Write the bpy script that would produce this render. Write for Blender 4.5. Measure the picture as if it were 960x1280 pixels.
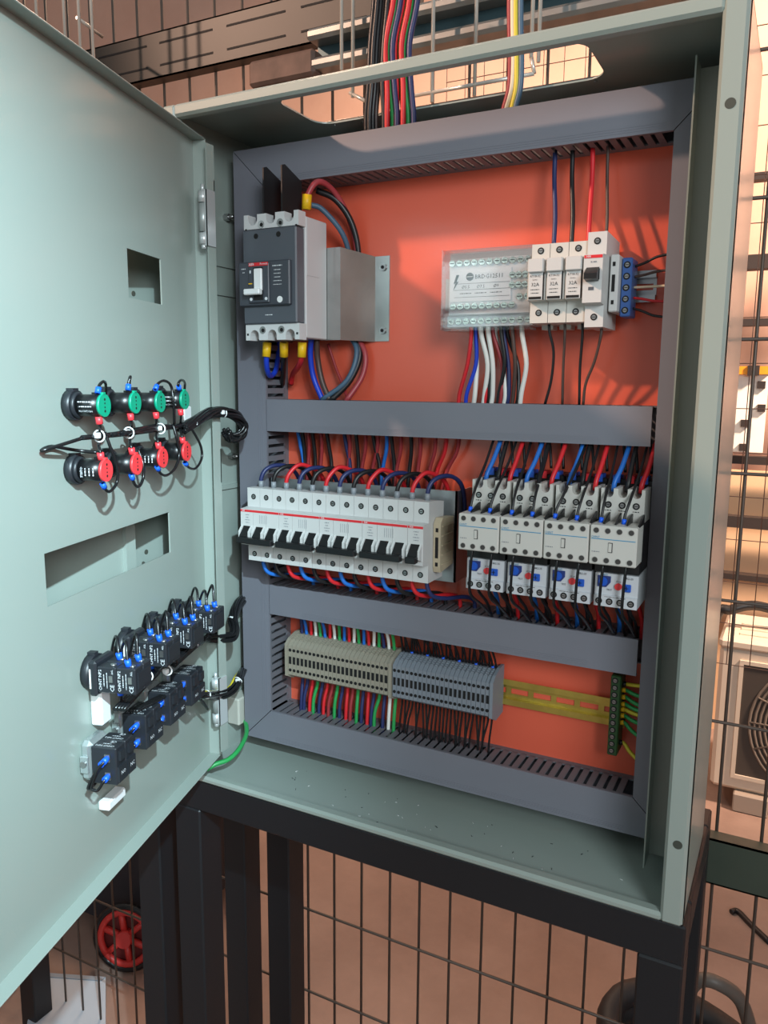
import bpy, bmesh, math, random
from mathutils import Vector, Matrix
random.seed(7)
for o in list(bpy.data.objects): bpy.data.objects.remove(o)
SC = bpy.context.scene
COL = SC.collection

# ------------------------------------------------------------------ camera
CAM = Vector((0.6598, -0.7161, 0.4954)); YAW, PITCH, ROLL, FPX = 0.4820, 0.1590, 0.0081, 987.78
FW = Vector((-math.sin(YAW)*math.cos(PITCH), math.cos(YAW)*math.cos(PITCH), -math.sin(PITCH)))
_r = FW.cross(Vector((0, 0, 1))).normalized(); _u = _r.cross(FW)
RT = _r*math.cos(ROLL) + _u*math.sin(ROLL); UP = -_r*math.sin(ROLL) + _u*math.cos(ROLL)
cd = bpy.data.cameras.new('camera'); cam = bpy.data.objects.new('camera', cd); COL.objects.link(cam)
cd.sensor_fit = 'VERTICAL'; cd.sensor_height = 36.0; cd.lens = FPX/1280*36; cd.clip_start = .01; cd.clip_end = 60
m3 = Matrix((RT, UP, -FW)).transposed()
cam.matrix_world = Matrix.Translation(CAM) @ m3.to_4x4()
SC.camera = cam

def ray(u, v): return FW + RT*((u-480)/FPX) + UP*((640-v)/FPX)
def U(u, v, y=None, x=None, z=None):           # photo pixel -> point on a known plane
    d = ray(u, v)
    if y is not None: t = (y-CAM.y)/d.y
    elif x is not None: t = (x-CAM.x)/d.x
    else: t = (z-CAM.z)/d.z
    return CAM + d*t

# ------------------------------------------------------------------ world, lights, exposure
w = bpy.data.worlds.new('world'); SC.world = w; w.use_nodes = True
bg = w.node_tree.nodes['Background']; bg.inputs[0].default_value = (0.84, 0.87, 0.88, 1); bg.inputs[1].default_value = 0.31
def lamp(name, kind, loc, target, power, color, size):
    l = bpy.data.lights.new(name, kind); l.energy = power; l.color = color
    if kind == 'AREA': l.shape = 'DISK'; l.size = size
    if kind == 'SPOT': l.shadow_soft_size = size; l.spot_size = math.radians(75); l.spot_blend = .6
    if kind == 'POINT': l.shadow_soft_size = size
    o = bpy.data.objects.new(name, l); COL.objects.link(o); o.location = loc
    o.rotation_euler = (Vector(target)-Vector(loc)).to_track_quat('-Z', 'Y').to_euler()
    return o
tl_ = lamp('hand_torch', 'SPOT', (0.95, -0.85, 0.98), (0.18, -0.46, 0.45), 125, (0.67, 0.91, 1.0), 0.012)
tl_.data.spot_size = math.radians(50); tl_.data.spot_blend = 1.0
lamp('cool_room_light', 'AREA', (1.85, -1.70, 1.10), (0.2, 0.1, 0.4), 27, (0.86, 0.95, 1.0), 0.8)
fl_ = lamp('warm_flood_light', 'SPOT', (-2.1, -1.9, 2.5), (0.3, 0.06, 0.86), 430, (1.0, 0.62, 0.44), 0.07)
fl_.data.spot_size = math.radians(20); fl_.data.spot_blend = .5
bl_ = lamp('warm_back_light', 'SPOT', (2.3, 1.3, 2.2), (0.75, 2.85, 0.75), 900, (1.0, 0.72, 0.54), 0.15)
bl_.data.spot_size = math.radians(80); bl_.data.spot_blend = .5
lamp('warm_hall_light', 'AREA', (-1.0, 1.5, 2.6), (-0.4, 1.7, -0.8), 34, (1.0, 0.68, 0.47), 0.6)
SC.view_settings.view_transform = 'Standard'; SC.view_settings.look = 'None'
SC.view_settings.exposure = 0.42; SC.view_settings.gamma = 1.0; SC.view_settings.use_curve_mapping = False

# ------------------------------------------------------------------ materials
def lin(c):
    return tuple(((x/255)/12.92 if x/255 <= .04045 else ((x/255+.055)/1.055)**2.4) for x in c) + (1,)
MATS = {}
def mat(name, rgb, rough=.5, metal=0.0, var=0.0, vscale=8, bump=0.0, bscale=200, coat=0.0, trans=0.0, emit=0, wave=0):
    if name in MATS: return MATS[name]
    m = bpy.data.materials.new(name); m.use_nodes = True; nt = m.node_tree; b = nt.nodes['Principled BSDF']
    c = lin(rgb); b.inputs['Base Color'].default_value = c
    b.inputs['Roughness'].default_value = rough; b.inputs['Metallic'].default_value = metal
    b.inputs['Coat Weight'].default_value = coat; b.inputs['Coat Roughness'].default_value = .12
    b.inputs['Transmission Weight'].default_value = trans
    tc = nt.nodes.new('ShaderNodeTexCoord')
    if var:
        n = nt.nodes.new('ShaderNodeTexNoise'); n.inputs['Scale'].default_value = vscale; n.inputs['Detail'].default_value = 6
        r = nt.nodes.new('ShaderNodeValToRGB')
        r.color_ramp.elements[0].position = .3; r.color_ramp.elements[1].position = .7
        r.color_ramp.elements[0].color = tuple(x*(1-var) for x in c[:3])+(1,); r.color_ramp.elements[1].color = tuple(min(1, x*(1+var*.6)) for x in c[:3])+(1,)
        nt.links.new(tc.outputs['Object'], n.inputs['Vector']); nt.links.new(n.outputs[0], r.inputs[0]); nt.links.new(r.outputs[0], b.inputs['Base Color'])
    if bump:
        n2 = nt.nodes.new('ShaderNodeTexNoise'); n2.inputs['Scale'].default_value = bscale; n2.inputs['Detail'].default_value = 3
        bp = nt.nodes.new('ShaderNodeBump'); bp.inputs['Strength'].default_value = bump; bp.inputs['Distance'].default_value = .001
        nt.links.new(tc.outputs['Object'], n2.inputs['Vector']); nt.links.new(n2.outputs[0], bp.inputs['Height']); nt.links.new(bp.outputs[0], b.inputs['Normal'])
    if emit: b.inputs['Emission Color'].default_value = c; b.inputs['Emission Strength'].default_value = emit
    MATS[name] = m; return m
paint = mat('grey_green_paint', (147, 159, 152), .34, bump=.06, bscale=500, var=.03, vscale=3, coat=.2)
orange = mat('orange_plate_paint', (222, 97, 72), .25, var=.05, vscale=5, coat=.2, bump=.04, bscale=300)
pvc = mat('grey_duct_pvc', (117, 119, 128), .42, var=.03, vscale=10)
pvc_side = mat('grey_duct_comb_pvc', (104, 104, 110), .5)
black_steel = mat('black_steel_paint', (22, 25, 29), .5, bump=.1, bscale=150)
zinc = mat('zinc_steel', (188, 194, 196), .32, .85, var=.15, vscale=30)
bright = mat('bright_zinc', (205, 212, 214), .2, 1.0)
steel = mat('screw_steel', (170, 172, 172), .3, .9)
dark = mat('dark_recess', (14, 14, 15), .8)
blackp = mat('black_plastic', (34, 37, 42), .42, bump=.05, bscale=300)
black2 = mat('satin_black_plastic', (20, 21, 23), .35)
mcbw = mat('breaker_white_plastic', (196, 197, 195), .42)
cream = mat('contactor_cream_plastic', (198, 197, 190), .45)
ovl = mat('relay_white_plastic', (200, 204, 208), .42)
mccbgrey = mat('breaker_dark_grey_plastic', (78, 84, 92), .45)
mccbpanel = mat('breaker_panel_grey_plastic', (62, 67, 75), .4)
mccbw = mat('breaker_pale_grey_plastic', (200, 203, 203), .45)
redp = mat('signal_red_plastic', (208, 40, 48), .4)
redcap = mat('coral_red_plastic', (232, 62, 66), .4)
greencap = mat('teal_green_plastic', (0, 152, 118), .4)
beige = mat('beige_terminal_plastic', (148, 142, 127), .5)
tgrey = mat('grey_terminal_plastic', (124, 132, 141), .5)
clampb = mat('tan_clamp_plastic', (178, 166, 140), .5)
yzinc = mat('yellow_zinc', (212, 190, 96), .28, .75, var=.2, vscale=40)
egreen = mat('dark_green_plastic', (38, 74, 38), .45)
bluep = mat('blue_plastic', (34, 88, 190), .4)
bluet = mat('blue_terminal_plastic', (58, 96, 160), .4)
yellow = mat('yellow_sleeve', (226, 180, 20), .45)
ferr_blue = mat('blue_ferrule', (24, 98, 235), .4)
ferr_red = mat('red_ferrule', (235, 62, 70), .4)
ferr_grey = mat('grey_ferrule', (128, 134, 140), .4)
white = mat('white_nylon', (228, 232, 232), .45)
paper = mat('printed_label', (214, 216, 214), .6)
ink = mat('black_ink', (40, 40, 42), .6)
wink = mat('white_ink', (214, 220, 224), .6)
rink = mat('red_ink', (200, 36, 40), .6)
bink = mat('blue_ink', (56, 140, 180), .6)
def clear_mat():
    m = bpy.data.materials.new('clear_plastic'); m.use_nodes = True; nt = m.node_tree; nt.nodes.remove(nt.nodes['Principled BSDF'])
    t = nt.nodes.new('ShaderNodeBsdfTransparent'); g_ = nt.nodes.new('ShaderNodeBsdfGlossy'); fr = nt.nodes.new('ShaderNodeLayerWeight'); mx = nt.nodes.new('ShaderNodeMixShader'); ad = nt.nodes.new('ShaderNodeMath')
    t.inputs[0].default_value = (.97, .975, .98, 1); g_.inputs['Roughness'].default_value = .12; fr.inputs[0].default_value = .18; ad.operation = 'ADD'; ad.inputs[1].default_value = .05
    nt.links.new(fr.outputs['Facing'], ad.inputs[0]); nt.links.new(ad.outputs[0], mx.inputs[0]); nt.links.new(t.outputs[0], mx.inputs[1]); nt.links.new(g_.outputs[0], mx.inputs[2]); nt.links.new(mx.outputs[0], nt.nodes['Material Output'].inputs[0])
    return m
clear = clear_mat()
WC = {'black': mat('wire_black', (26, 26, 28), .4), 'red': mat('wire_red', (206, 36, 44), .42), 'dred': mat('wire_dark_red', (150, 48, 52), .45),
      'blue': mat('wire_blue', (34, 108, 196), .42), 'navy': mat('wire_navy', (36, 46, 92), .42), 'green': mat('wire_green', (40, 150, 78), .42),
      'white': mat('wire_white', (222, 222, 216), .45), 'yellow': mat('wire_yellow', (208, 190, 50), .45), 'cream': mat('wire_cream', (222, 206, 176), .45),
      'steelblue': mat('wire_grey_blue', (70, 98, 120), .45), 'royal': mat('wire_royal_blue', (24, 62, 190), .42), 'tube': mat('black_tube_gloss', (22, 23, 25), .25),
      'brown': mat('wire_brown', (74, 56, 50), .45), 'maroon': mat('wire_maroon', (160, 60, 66), .4)}

# ------------------------------------------------------------------ mesh helpers
class MB:
    def __init__(s): s.v = []; s.f = []; s.m = []; s.s = []
    def add(s, vs, fs, mi=0, smooth=False):
        o = len(s.v); s.v += [tuple(q) for q in vs]
        for f in fs: s.f.append([i+o for i in f]); s.m.append(mi); s.s.append(smooth)
        return s
    def box(s, x0, x1, y0, y1, z0, z1, mi=0, bev=0.0):
        if bev <= 0:
            vs = [(x, y, z) for x in (x0, x1) for y in (y0, y1) for z in (z0, z1)]
            return s.add(vs, [(0, 1, 3, 2), (4, 6, 7, 5), (0, 4, 5, 1), (2, 3, 7, 6), (0, 2, 6, 4), (1, 5, 7, 3)], mi)
        b = bev; vs = []; idx = {}
        X = (x0, x1); Y = (y0, y1); Z = (z0, z1); sg = (1, -1)
        for i in (0, 1):
            for j in (0, 1):
                for k in (0, 1):
                    c = (X[i], Y[j], Z[k]); d = (sg[i]*b, sg[j]*b, sg[k]*b)
                    for a in range(3):
                        idx[i, j, k, a] = len(vs); vs.append(tuple(c[q] if q == a else c[q]+d[q] for q in range(3)))
        F = []
        for a in range(3):
            p, q = [t for t in range(3) if t != a]
            for e in (0, 1):
                ring = []
                for (ii, jj) in ((0, 0), (1, 0), (1, 1), (0, 1)):
                    k = [0, 0, 0]; k[a] = e; k[p] = ii; k[q] = jj; ring.append(idx[k[0], k[1], k[2], a])
                F.append(ring)
            for e in (0, 1):
                for f_ in (0, 1):
                    k0 = [0, 0, 0]; k0[p] = e; k0[q] = f_; k1 = list(k0); k0[a] = 0; k1[a] = 1
                    F.append([idx[(*k0, p)], idx[(*k1, p)], idx[(*k1, q)], idx[(*k0, q)]])
        for i in (0, 1):
            for j in (0, 1):
                for k in (0, 1): F.append([idx[i, j, k, 0], idx[i, j, k, 1], idx[i, j, k, 2]])
        return s.add(vs, F, mi)
    def prism(s, poly, axis, a, b, mi=0):      # poly in the two other axes (cyclic order kept as x,y,z), extruded along axis
        n = len(poly); vs = []
        for t in (a, b):
            for (p, q) in poly:
                vs.append({'x': (t, p, q), 'y': (p, t, q), 'z': (p, q, t)}[axis])
        return s.add(vs, [list(range(n)), list(range(2*n-1, n-1, -1))] + [[i, (i+1) % n, n+(i+1) % n, n+i] for i in range(n)], mi)
    def cyl(s, c, axis, r, h, seg=14, mi=0, r2=None, smooth=True):   # from c along axis by h
        ax = Vector({'x': (1, 0, 0), 'y': (0, 1, 0), 'z': (0, 0, 1)}[axis] if isinstance(axis, str) else axis).normalized()
        e = ax.orthogonal().normalized(); g = ax.cross(e); c = Vector(c); r2 = r if r2 is None else r2; vs = []
        for t, rr in ((0, r), (h, r2)):
            for i in range(seg):
                th = 2*math.pi*i/seg; vs.append(c+ax*t+(e*math.cos(th)+g*math.sin(th))*rr)
        o = len(s.v)
        s.add(vs, [[i, (i+1) % seg, seg+(i+1) % seg, seg+i] for i in range(seg)], mi, smooth)
        s.f += [[o+i for i in range(seg-1, -1, -1)], [o+seg+i for i in range(seg)]]; s.m += [mi, mi]; s.s += [False, False]
        return s
    def tube(s, pts, r, seg=6, mi=0):
        pts = [Vector(q) for q in pts]; n = len(pts); o = len(s.v)
        t0 = (pts[1]-pts[0]).normalized(); e = t0.orthogonal().normalized()
        for i, q in enumerate(pts):
            t = ((pts[min(i+1, n-1)]-pts[max(i-1, 0)])).normalized()
            e = (e-t*e.dot(t)); e = e.normalized() if e.length > 1e-6 else t.orthogonal().normalized(); g = t.cross(e)
            rr = r[i] if isinstance(r, (list, tuple)) else r
            for k in range(seg):
                th = 2*math.pi*k/seg; s.v.append(tuple(q+(e*math.cos(th)+g*math.sin(th))*rr))
        for i in range(n-1):
            for k in range(seg):
                s.f.append([o+i*seg+k, o+i*seg+(k+1) % seg, o+(i+1)*seg+(k+1) % seg, o+(i+1)*seg+k]); s.m.append(mi); s.s.append(True)
        s.f += [[o+k for k in range(seg-1, -1, -1)], [o+(n-1)*seg+k for k in range(seg)]]; s.m += [mi, mi]; s.s += [False, False]
        return s
    def xf(s, M):
        s.v = [tuple(M @ Vector(q)) for q in s.v]; return s

def cat(pts, k=6):
    P = [Vector(q) for q in pts]
    if len(P) < 3: return P
    P = [P[0]*2-P[1]] + P + [P[-1]*2-P[-2]]; out = []
    for i in range(1, len(P)-2):
        a, b, c, d = P[i-1:i+3]
        for j in range(k):
            t = j/k; out.append(.5*((2*b)+(c-a)*t+(2*a-5*b+4*c-d)*t*t+(3*b-a-3*c+d)*t**3))
    out.append(P[-2]); return out

RM = {}
def thing(name, label, category, loc=(0, 0, 0), rotz=0.0, group=None):
    o = bpy.data.objects.new(name, None); COL.objects.link(o); o.empty_display_size = .02
    o.location = loc; o.rotation_euler = (0, 0, rotz)
    RM[o.name] = Matrix.Translation(Vector(loc)) @ Matrix.Rotation(rotz, 4, 'Z')
    o['label'] = label; o['category'] = category
    if group: o['group'] = group
    return o
def tag(o, label, category, group=None):
    o['label'] = label; o['category'] = category
    if group: o['group'] = group
    return o
def mesh(mb, mats, name='mesh'):
    me = bpy.data.meshes.new(name); me.from_pydata(mb.v, [], mb.f)
    for m in (mats if isinstance(mats, (list, tuple)) else [mats]): me.materials.append(m)
    me.polygons.foreach_set('material_index', mb.m); me.polygons.foreach_set('use_smooth', mb.s)
    bm = bmesh.new(); bm.from_mesh(me); bmesh.ops.recalc_face_normals(bm, faces=bm.faces); bm.to_mesh(me); bm.free()
    me.update(); return me
def adopt(o, parent):
    if parent is not None:
        M = Matrix.Identity(4); p = parent
        M = RM.get(parent.name, Matrix.Identity(4))
        o.parent = parent; o.matrix_parent_inverse = M.inverted()
        RM[o.name] = Matrix.Translation(o.location)
def obj(name, mb, mats, parent=None, label=None, origin=None):
    """mesh from MB given in world coordinates"""
    if origin is not None:
        O = Vector(origin); mb.v = [tuple(Vector(q)-O) for q in mb.v]
    o = bpy.data.objects.new(name, mesh(mb, mats, name)); COL.objects.link(o)
    if origin is not None: o.location = origin
    RM[o.name] = Matrix.Translation(o.location)
    adopt(o, parent)
    if label: o['label'] = label
    return o
def inst(name, me, parent, loc, rot=None):
    o = bpy.data.objects.new(name, me); COL.objects.link(o); o.location = loc
    if rot is not None: o.rotation_euler = rot
    adopt(o, parent); return o
def dup(root, delta, label=None, group=None):
    def cp(o, par):
        c = o.copy(); COL.objects.link(c)
        if par is not None: pi = o.matrix_parent_inverse.copy(); c.parent = par; c.matrix_parent_inverse = pi
        for ch in list(o.children): cp(ch, c)
        return c
    r = cp(root, None); r.location = Vector(root.location)+Vector(delta)
    if label: r['label'] = label
    if group: r['group'] = group
    return r
def structure(name, mb, m, parent=None):
    o = obj(name, mb, m, parent)
    if parent is None: o['kind'] = 'structure'
    return o
TXT = {}
# small print that cannot be read in the photograph is drawn as rows of unreadable dashes of the same length
UNREAD = {'A1N 125', 'TMF 100', '50/60 Hz', 'Ue 415V', 'Icu 36 kA', 'IEC 60947-2', 'LINE', 'ON', 'I=  In', 'S203', 'S201', 'C32', '400V~', '6000', 'C 6', 'F4-22', 'AD22', '220V', '20mA',
          'AD108-22', 'AC/DC220V', 'BE101/102', 'Ui415V Ith10A', 'BE102', '125A 690V', '100kA CE', 'gG10x38', 'NO 97  98  NC 95  96', '1/L1', '3/L2', '5/L3'}
def dashes(body, size):
    mb = MB(); wd = size*.55*len(body); x = -wd/2; i = 0
    while x < wd/2:
        l = size*(.35, .8, .5, 1.1)[i % 4]; mb.add([(x, -size*.16, 0), (min(x+l, wd/2), -size*.16, 0), (min(x+l, wd/2), size*.16, 0), (x, size*.16, 0)], [(0, 1, 2, 3)]); x += l+size*.25; i += 1
    return mb
def text(body, size, pos, xdir, ydir, m, parent, align='CENTER', name='printed_text'):
    """flat lettering: pos = world anchor, xdir along the line, ydir up the letters"""
    key = (body, round(size, 5), align, m.name)
    if key not in TXT and body in UNREAD: TXT[key] = mesh(dashes(body, size), m, 'printed_line')
    if body in UNREAD: name = 'printed_line'
    if key not in TXT:
        cu = bpy.data.curves.new('text', 'FONT'); cu.body = body; cu.size = size; cu.align_x = align; cu.align_y = 'CENTER'; cu.resolution_u = 1
        t = bpy.data.objects.new('tmp', cu); me = bpy.data.meshes.new_from_object(t)
        me.materials.clear(); me.materials.append(m); TXT[key] = me; bpy.data.objects.remove(t)
    o = bpy.data.objects.new(name, TXT[key]); COL.objects.link(o)
    X = Vector(xdir).normalized(); Y = Vector(ydir).normalized(); Z = X.cross(Y)
    M = Matrix((X, Y, Z)).transposed().to_4x4(); M.translation = Vector(pos)
    o.matrix_world = M
    o.location = M.translation; o.rotation_euler = M.to_euler()
    adopt(o, parent); return o
XD, ZD = (1, 0, 0), (0, 0, 1)

def wire(pts, r, color, label, group=None, name='wire', ends=(), seg=6, k=5):
    """pts in world coordinates; ends = (index 0 or -1, material, length, radius, part name)"""
    P = cat(pts, k); o = obj(name, MB().tube(P, r, seg), WC[color] if isinstance(color, str) else color)
    tag(o, label, 'cable' if 'cable' in name else 'wire', group)
    for (e, m, L, rr, pn) in ends:
        a = P[0] if e == 0 else P[-1]; b = P[1] if e == 0 else P[-2]
        d = (b-a).normalized(); obj(pn, MB().cyl(a, d, rr, L, 8), m, o)
    return o
def px(*q): return [U(u, v, y=y) for (u, v, y) in q]

# ------------------------------------------------------------------ the room
FLOOR = -0.80
def surf(name, c1, c2, scale, rough, bump=.15):
    m = bpy.data.materials.new(name); m.use_nodes = True; nt = m.node_tree; b = nt.nodes['Principled BSDF']
    tc = nt.nodes.new('ShaderNodeTexCoord'); n = nt.nodes.new('ShaderNodeTexNoise'); n.inputs['Scale'].default_value = scale; n.inputs['Detail'].default_value = 8; n.inputs['Roughness'].default_value = .65
    r = nt.nodes.new('ShaderNodeValToRGB'); r.color_ramp.elements[0].position = .35; r.color_ramp.elements[1].position = .68
    r.color_ramp.elements[0].color = lin(c1); r.color_ramp.elements[1].color = lin(c2)
    n2 = nt.nodes.new('ShaderNodeTexNoise'); n2.inputs['Scale'].default_value = scale*14; n2.inputs['Detail'].default_value = 5
    bp = nt.nodes.new('ShaderNodeBump'); bp.inputs['Strength'].default_value = bump; bp.inputs['Distance'].default_value = .01
    for a in (n, n2): nt.links.new(tc.outputs['Object'], a.inputs['Vector'])
    nt.links.new(n.outputs[0], r.inputs[0]); nt.links.new(r.outputs[0], b.inputs['Base Color'])
    nt.links.new(n2.outputs[0], bp.inputs['Height']); nt.links.new(bp.outputs[0], b.inputs['Normal']); b.inputs['Roughness'].default_value = rough
    return m
concrete = surf('stained_concrete', (132, 108, 97), (166, 140, 127), 1.6, .55)
plaster = surf('warm_plaster', (200, 158, 138), (218, 182, 163), .9, .8, .08)
structure('floor', MB().box(-4, 4, -4, 3.0, FLOOR-.1, FLOOR), concrete)
structure('wall_back', MB().box(-4, 4, 2.85, 3.0, FLOOR, 3.0), plaster)
structure('wall_left', MB().box(-4.1, -4, -4, 3.0, FLOOR, 3.0), plaster)
structure('wall_right', MB().box(4, 4.1, -4, 3.0, FLOOR, 3.0), plaster)
# ------------------------------------------------------------------ enclosure (600 x 800 x 178)
W_, H_, D_ = .6, .8, .178
YB, YD = .1422, .0929           # mounting plate face, duct cover face
T = .0016
def flange(mb, x0, x1, z0, z1, y1=.014): mb.box(x0, x1, 0, y1, z0, z1, 0, .0028)
def cells(mb, xs, zs, hole, f):
    for i in range(len(xs)-1):
        for j in range(len(zs)-1):
            if not hole((xs[i]+xs[i+1])/2, (zs[j]+zs[j+1])/2): f(xs[i], xs[i+1], zs[j], zs[j+1])

enc = thing('electrical_enclosure', 'open grey-green steel electrical cabinet full of breakers and wiring', 'cabinet', (.3, .09, 0))
obj('back_wall', MB().box(0, W_, D_-T, D_, 0, H_), paint, enc)
obj('side_wall', MB().box(0, T, .004, D_, 0, H_), paint, enc)
obj('side_wall', MB().box(W_-T, W_, .004, D_, 0, H_), paint, enc)
obj('bottom_wall', MB().box(0, W_, .004, D_, 0, T), paint, enc)
mb = MB(); cx0, cx1, cy0, cy1 = .128, .463, .036, .130           # cable cut-out in the roof
cells(mb, (0, cx0, cx1, W_), (.004, cy0, cy1, D_), lambda x, y: cx0 < x < cx1 and cy0 < y < cy1, lambda a, b, c, d: mb.box(a, b, c, d, H_-T, H_))
R = .02
for (px_, py_, sx, sy) in ((cx0, cy0, 1, 1), (cx1, cy0, -1, 1), (cx0, cy1, 1, -1), (cx1, cy1, -1, -1)):   # rounded corners
    poly = [(px_, py_)] + [(px_+sx*R-sx*R*math.sin(a), py_+sy*R-sy*R*math.cos(a)) for a in [i*math.pi/2/6 for i in range(7)]]
    mb.prism(poly, 'z', H_-T, H_)
top = obj('top_wall', mb, paint, enc)
for (x, y) in ((.145, .135), (.45, .135), (.36, .137), (.18, .14)):
    obj('rivet', MB().cyl((x, y, H_-T-.0012), 'z', .0018, .0012, 8), steel, top)
for (x0, x1, z0, z1) in ((.580, .6, 0, H_), (0, .02, 0, H_), (.018, .582, 0, .009), (.018, .582, .7866, H_)):
    m_ = MB(); flange(m_, x0, x1, z0, z1, .020 if x0 > .5 else .014); obj('front_flange', m_, paint, enc)
fl_hole = mat('flange_hole', (62, 66, 58), .7)
for (x, z) in ((.5913, .0822), (.5905, .7172), (.009, .0822), (.009, .7172)):
    obj('flange_hole', MB().cyl((x, -.0003, z), 'y', .0042, .002, 16), fl_hole, enc)
obj('rain_lip', MB().box(.5553, .5567, .050, .078, .019, .7755).box(.5553, .5985, .0766, .078, .021, .7735), paint, enc)
lp = MB().box(.0557, .0571, .007, .020, .045, .757)
for z in (.1, .4, .7): lp.box(.002, .0571, .0186, .02, z-.02, z+.02)
obj('hinge_strip', lp, paint, enc)
for (u, v) in ((281, 272), (287, 570), (300, 198)):
    P = U(u, v, x=.0016)
    if P.y > .16: P.y = .15
    obj('stud', MB().cyl(P, 'x', .0045, .007, 6, smooth=False).cyl(P, 'x', .0022, .014, 8), steel, enc)
for z in (.640, .605, .36, .175):
    obj('wall_rib', MB().box(T, .0045, .05, .172, z, z+.006), paint, enc)

plate = tag(obj('mounting_plate', MB().box(.022, .582, YB, YB+.003, .022, .776), orange), 'glossy orange-red steel mounting plate at the back of the cabinet', 'plate')
for (x, z) in ((.06, .4), (.55, .4), (.3, .73), (.3, .09)):
    obj('standoff', MB().cyl((x, YB+.003, z), 'y', .006, D_-YB-.003-T, 10), steel, plate)

# ------------------------------------------------------------------ door, open about 106 degrees
AD = math.radians(16.5)
DD = Vector((math.sin(AD), -math.cos(AD), 0)); DN = Vector((math.cos(AD), math.sin(AD), 0))
F0 = Vector((.046, .02, 0)) - DN*.015
DM = Matrix((DD, DN, Vector((0, 0, 1)))).transposed().to_4x4(); DM.translation = F0      # door (s, off, z) -> world
def D3(s, o, z): return DM @ Vector((s, o, z))
def UD(u, v, off=0):
    d = ray(u, v); F = F0+DN*off; t = (F-CAM).dot(DN)/d.dot(DN); P = CAM+d*t
    return (P-F).dot(DD), P.z
DZ0, DZ1, DW = .0335, .7657, .512
mb = MB(); holes = ((.0885, .1575, .577, .623), (.0895, .313, .312, .357))
cells(mb, (0, .0885, .0895, .1575, .313, DW), (DZ0, .312, .357, .577, .623, DZ1),
      lambda s, z: any(a < s < b and c < z < e for a, b, c, e in holes), lambda a, b, c, e: mb.box(a, b, -.0015, 0, c, e))
door = obj('door', mb.xf(DM), paint, enc, 'grey-green cabinet door swung open, seen from inside')
for (s0, s1, z0, z1) in ((0, .0015, DZ0, DZ1), (DW-.0015, DW, DZ0, DZ1), (0, DW, DZ0, DZ0+.0015), (0, DW, DZ1-.0015, DZ1)):
    obj('door_return', MB().box(s0, s1, -.0015, .0150, z0, z1, 0, .0005).xf(DM), paint, door)
# outer door behind it, seen through the cut-outs
AO = AD-math.radians(10.5)
OD = Vector((math.sin(AO), -math.cos(AO), 0)); ON = Vector((math.cos(AO), math.sin(AO), 0))
OM = Matrix((OD, ON, Vector((0, 0, 1)))).transposed().to_4x4(); OM.translation = F0-DN*.010
odoor = obj('outer_door', MB().box(.115, DW-.01, -.0015, 0, DZ0+.02, DZ1-.02).box(.0, .118, -.024, -.0225, DZ0+.02, DZ1-.02).box(DW-.0115, DW-.01, -.0015, .012, DZ0+.02, DZ1-.02).xf(OM), paint, enc, 'grey-green outer door behind the open inner door')
so0, so1 = .117, .132
obj('door_stiffener', MB().box(so0, so1, 0, .0045, DZ0+.03, DZ1-.03).xf(OM), paint, odoor)
for (u, v) in ((183, 690), (167, 367)):
    d_ = ray(u, v); Fq = OM.translation+ON*.0045; Pq = CAM+d_*((Fq-CAM).dot(ON)/d_.dot(ON))
    obj('stiffener_hole', MB().cyl(Pq-ON*.0005, ON, .0028, .0008, 12), fl_hole, odoor)
for zc in (.657, .097):                                                 # two lift-off hinges
    hp = U(250, 275 if zc > .5 else 868, y=.012); zc = hp.z
    hx = Vector((.0555, .009, zc))
    hm = MB().cyl(hx+Vector((-.004, -.003, -.028)), 'z', .0052, .012, 12).cyl(hx+Vector((-.004, -.003, -.0145)), 'z', .0050, .030, 12, 1).cyl(hx+Vector((-.004, -.003, .0165)), 'z', .0052, .012, 12)
    hm.cyl(hx+Vector((-.004, -.003, .028)), 'z', .0022, .008, 8).cyl(hx+Vector((-.004, -.003, -.033)), 'z', .003, .005, 8)
    hm.box(.0530, .0592, .004, .0075, zc-.030, zc+.030).box(.0572, .0590, .004, .018, zc-.030, zc+.030)
    obj('hinge', hm, [mat('hinge_zinc', (206, 212, 212), .3, .45), mat('hinge_sleeve', (168, 176, 174), .35, .4)], enc, 'bright zinc lift-off hinge')

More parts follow.
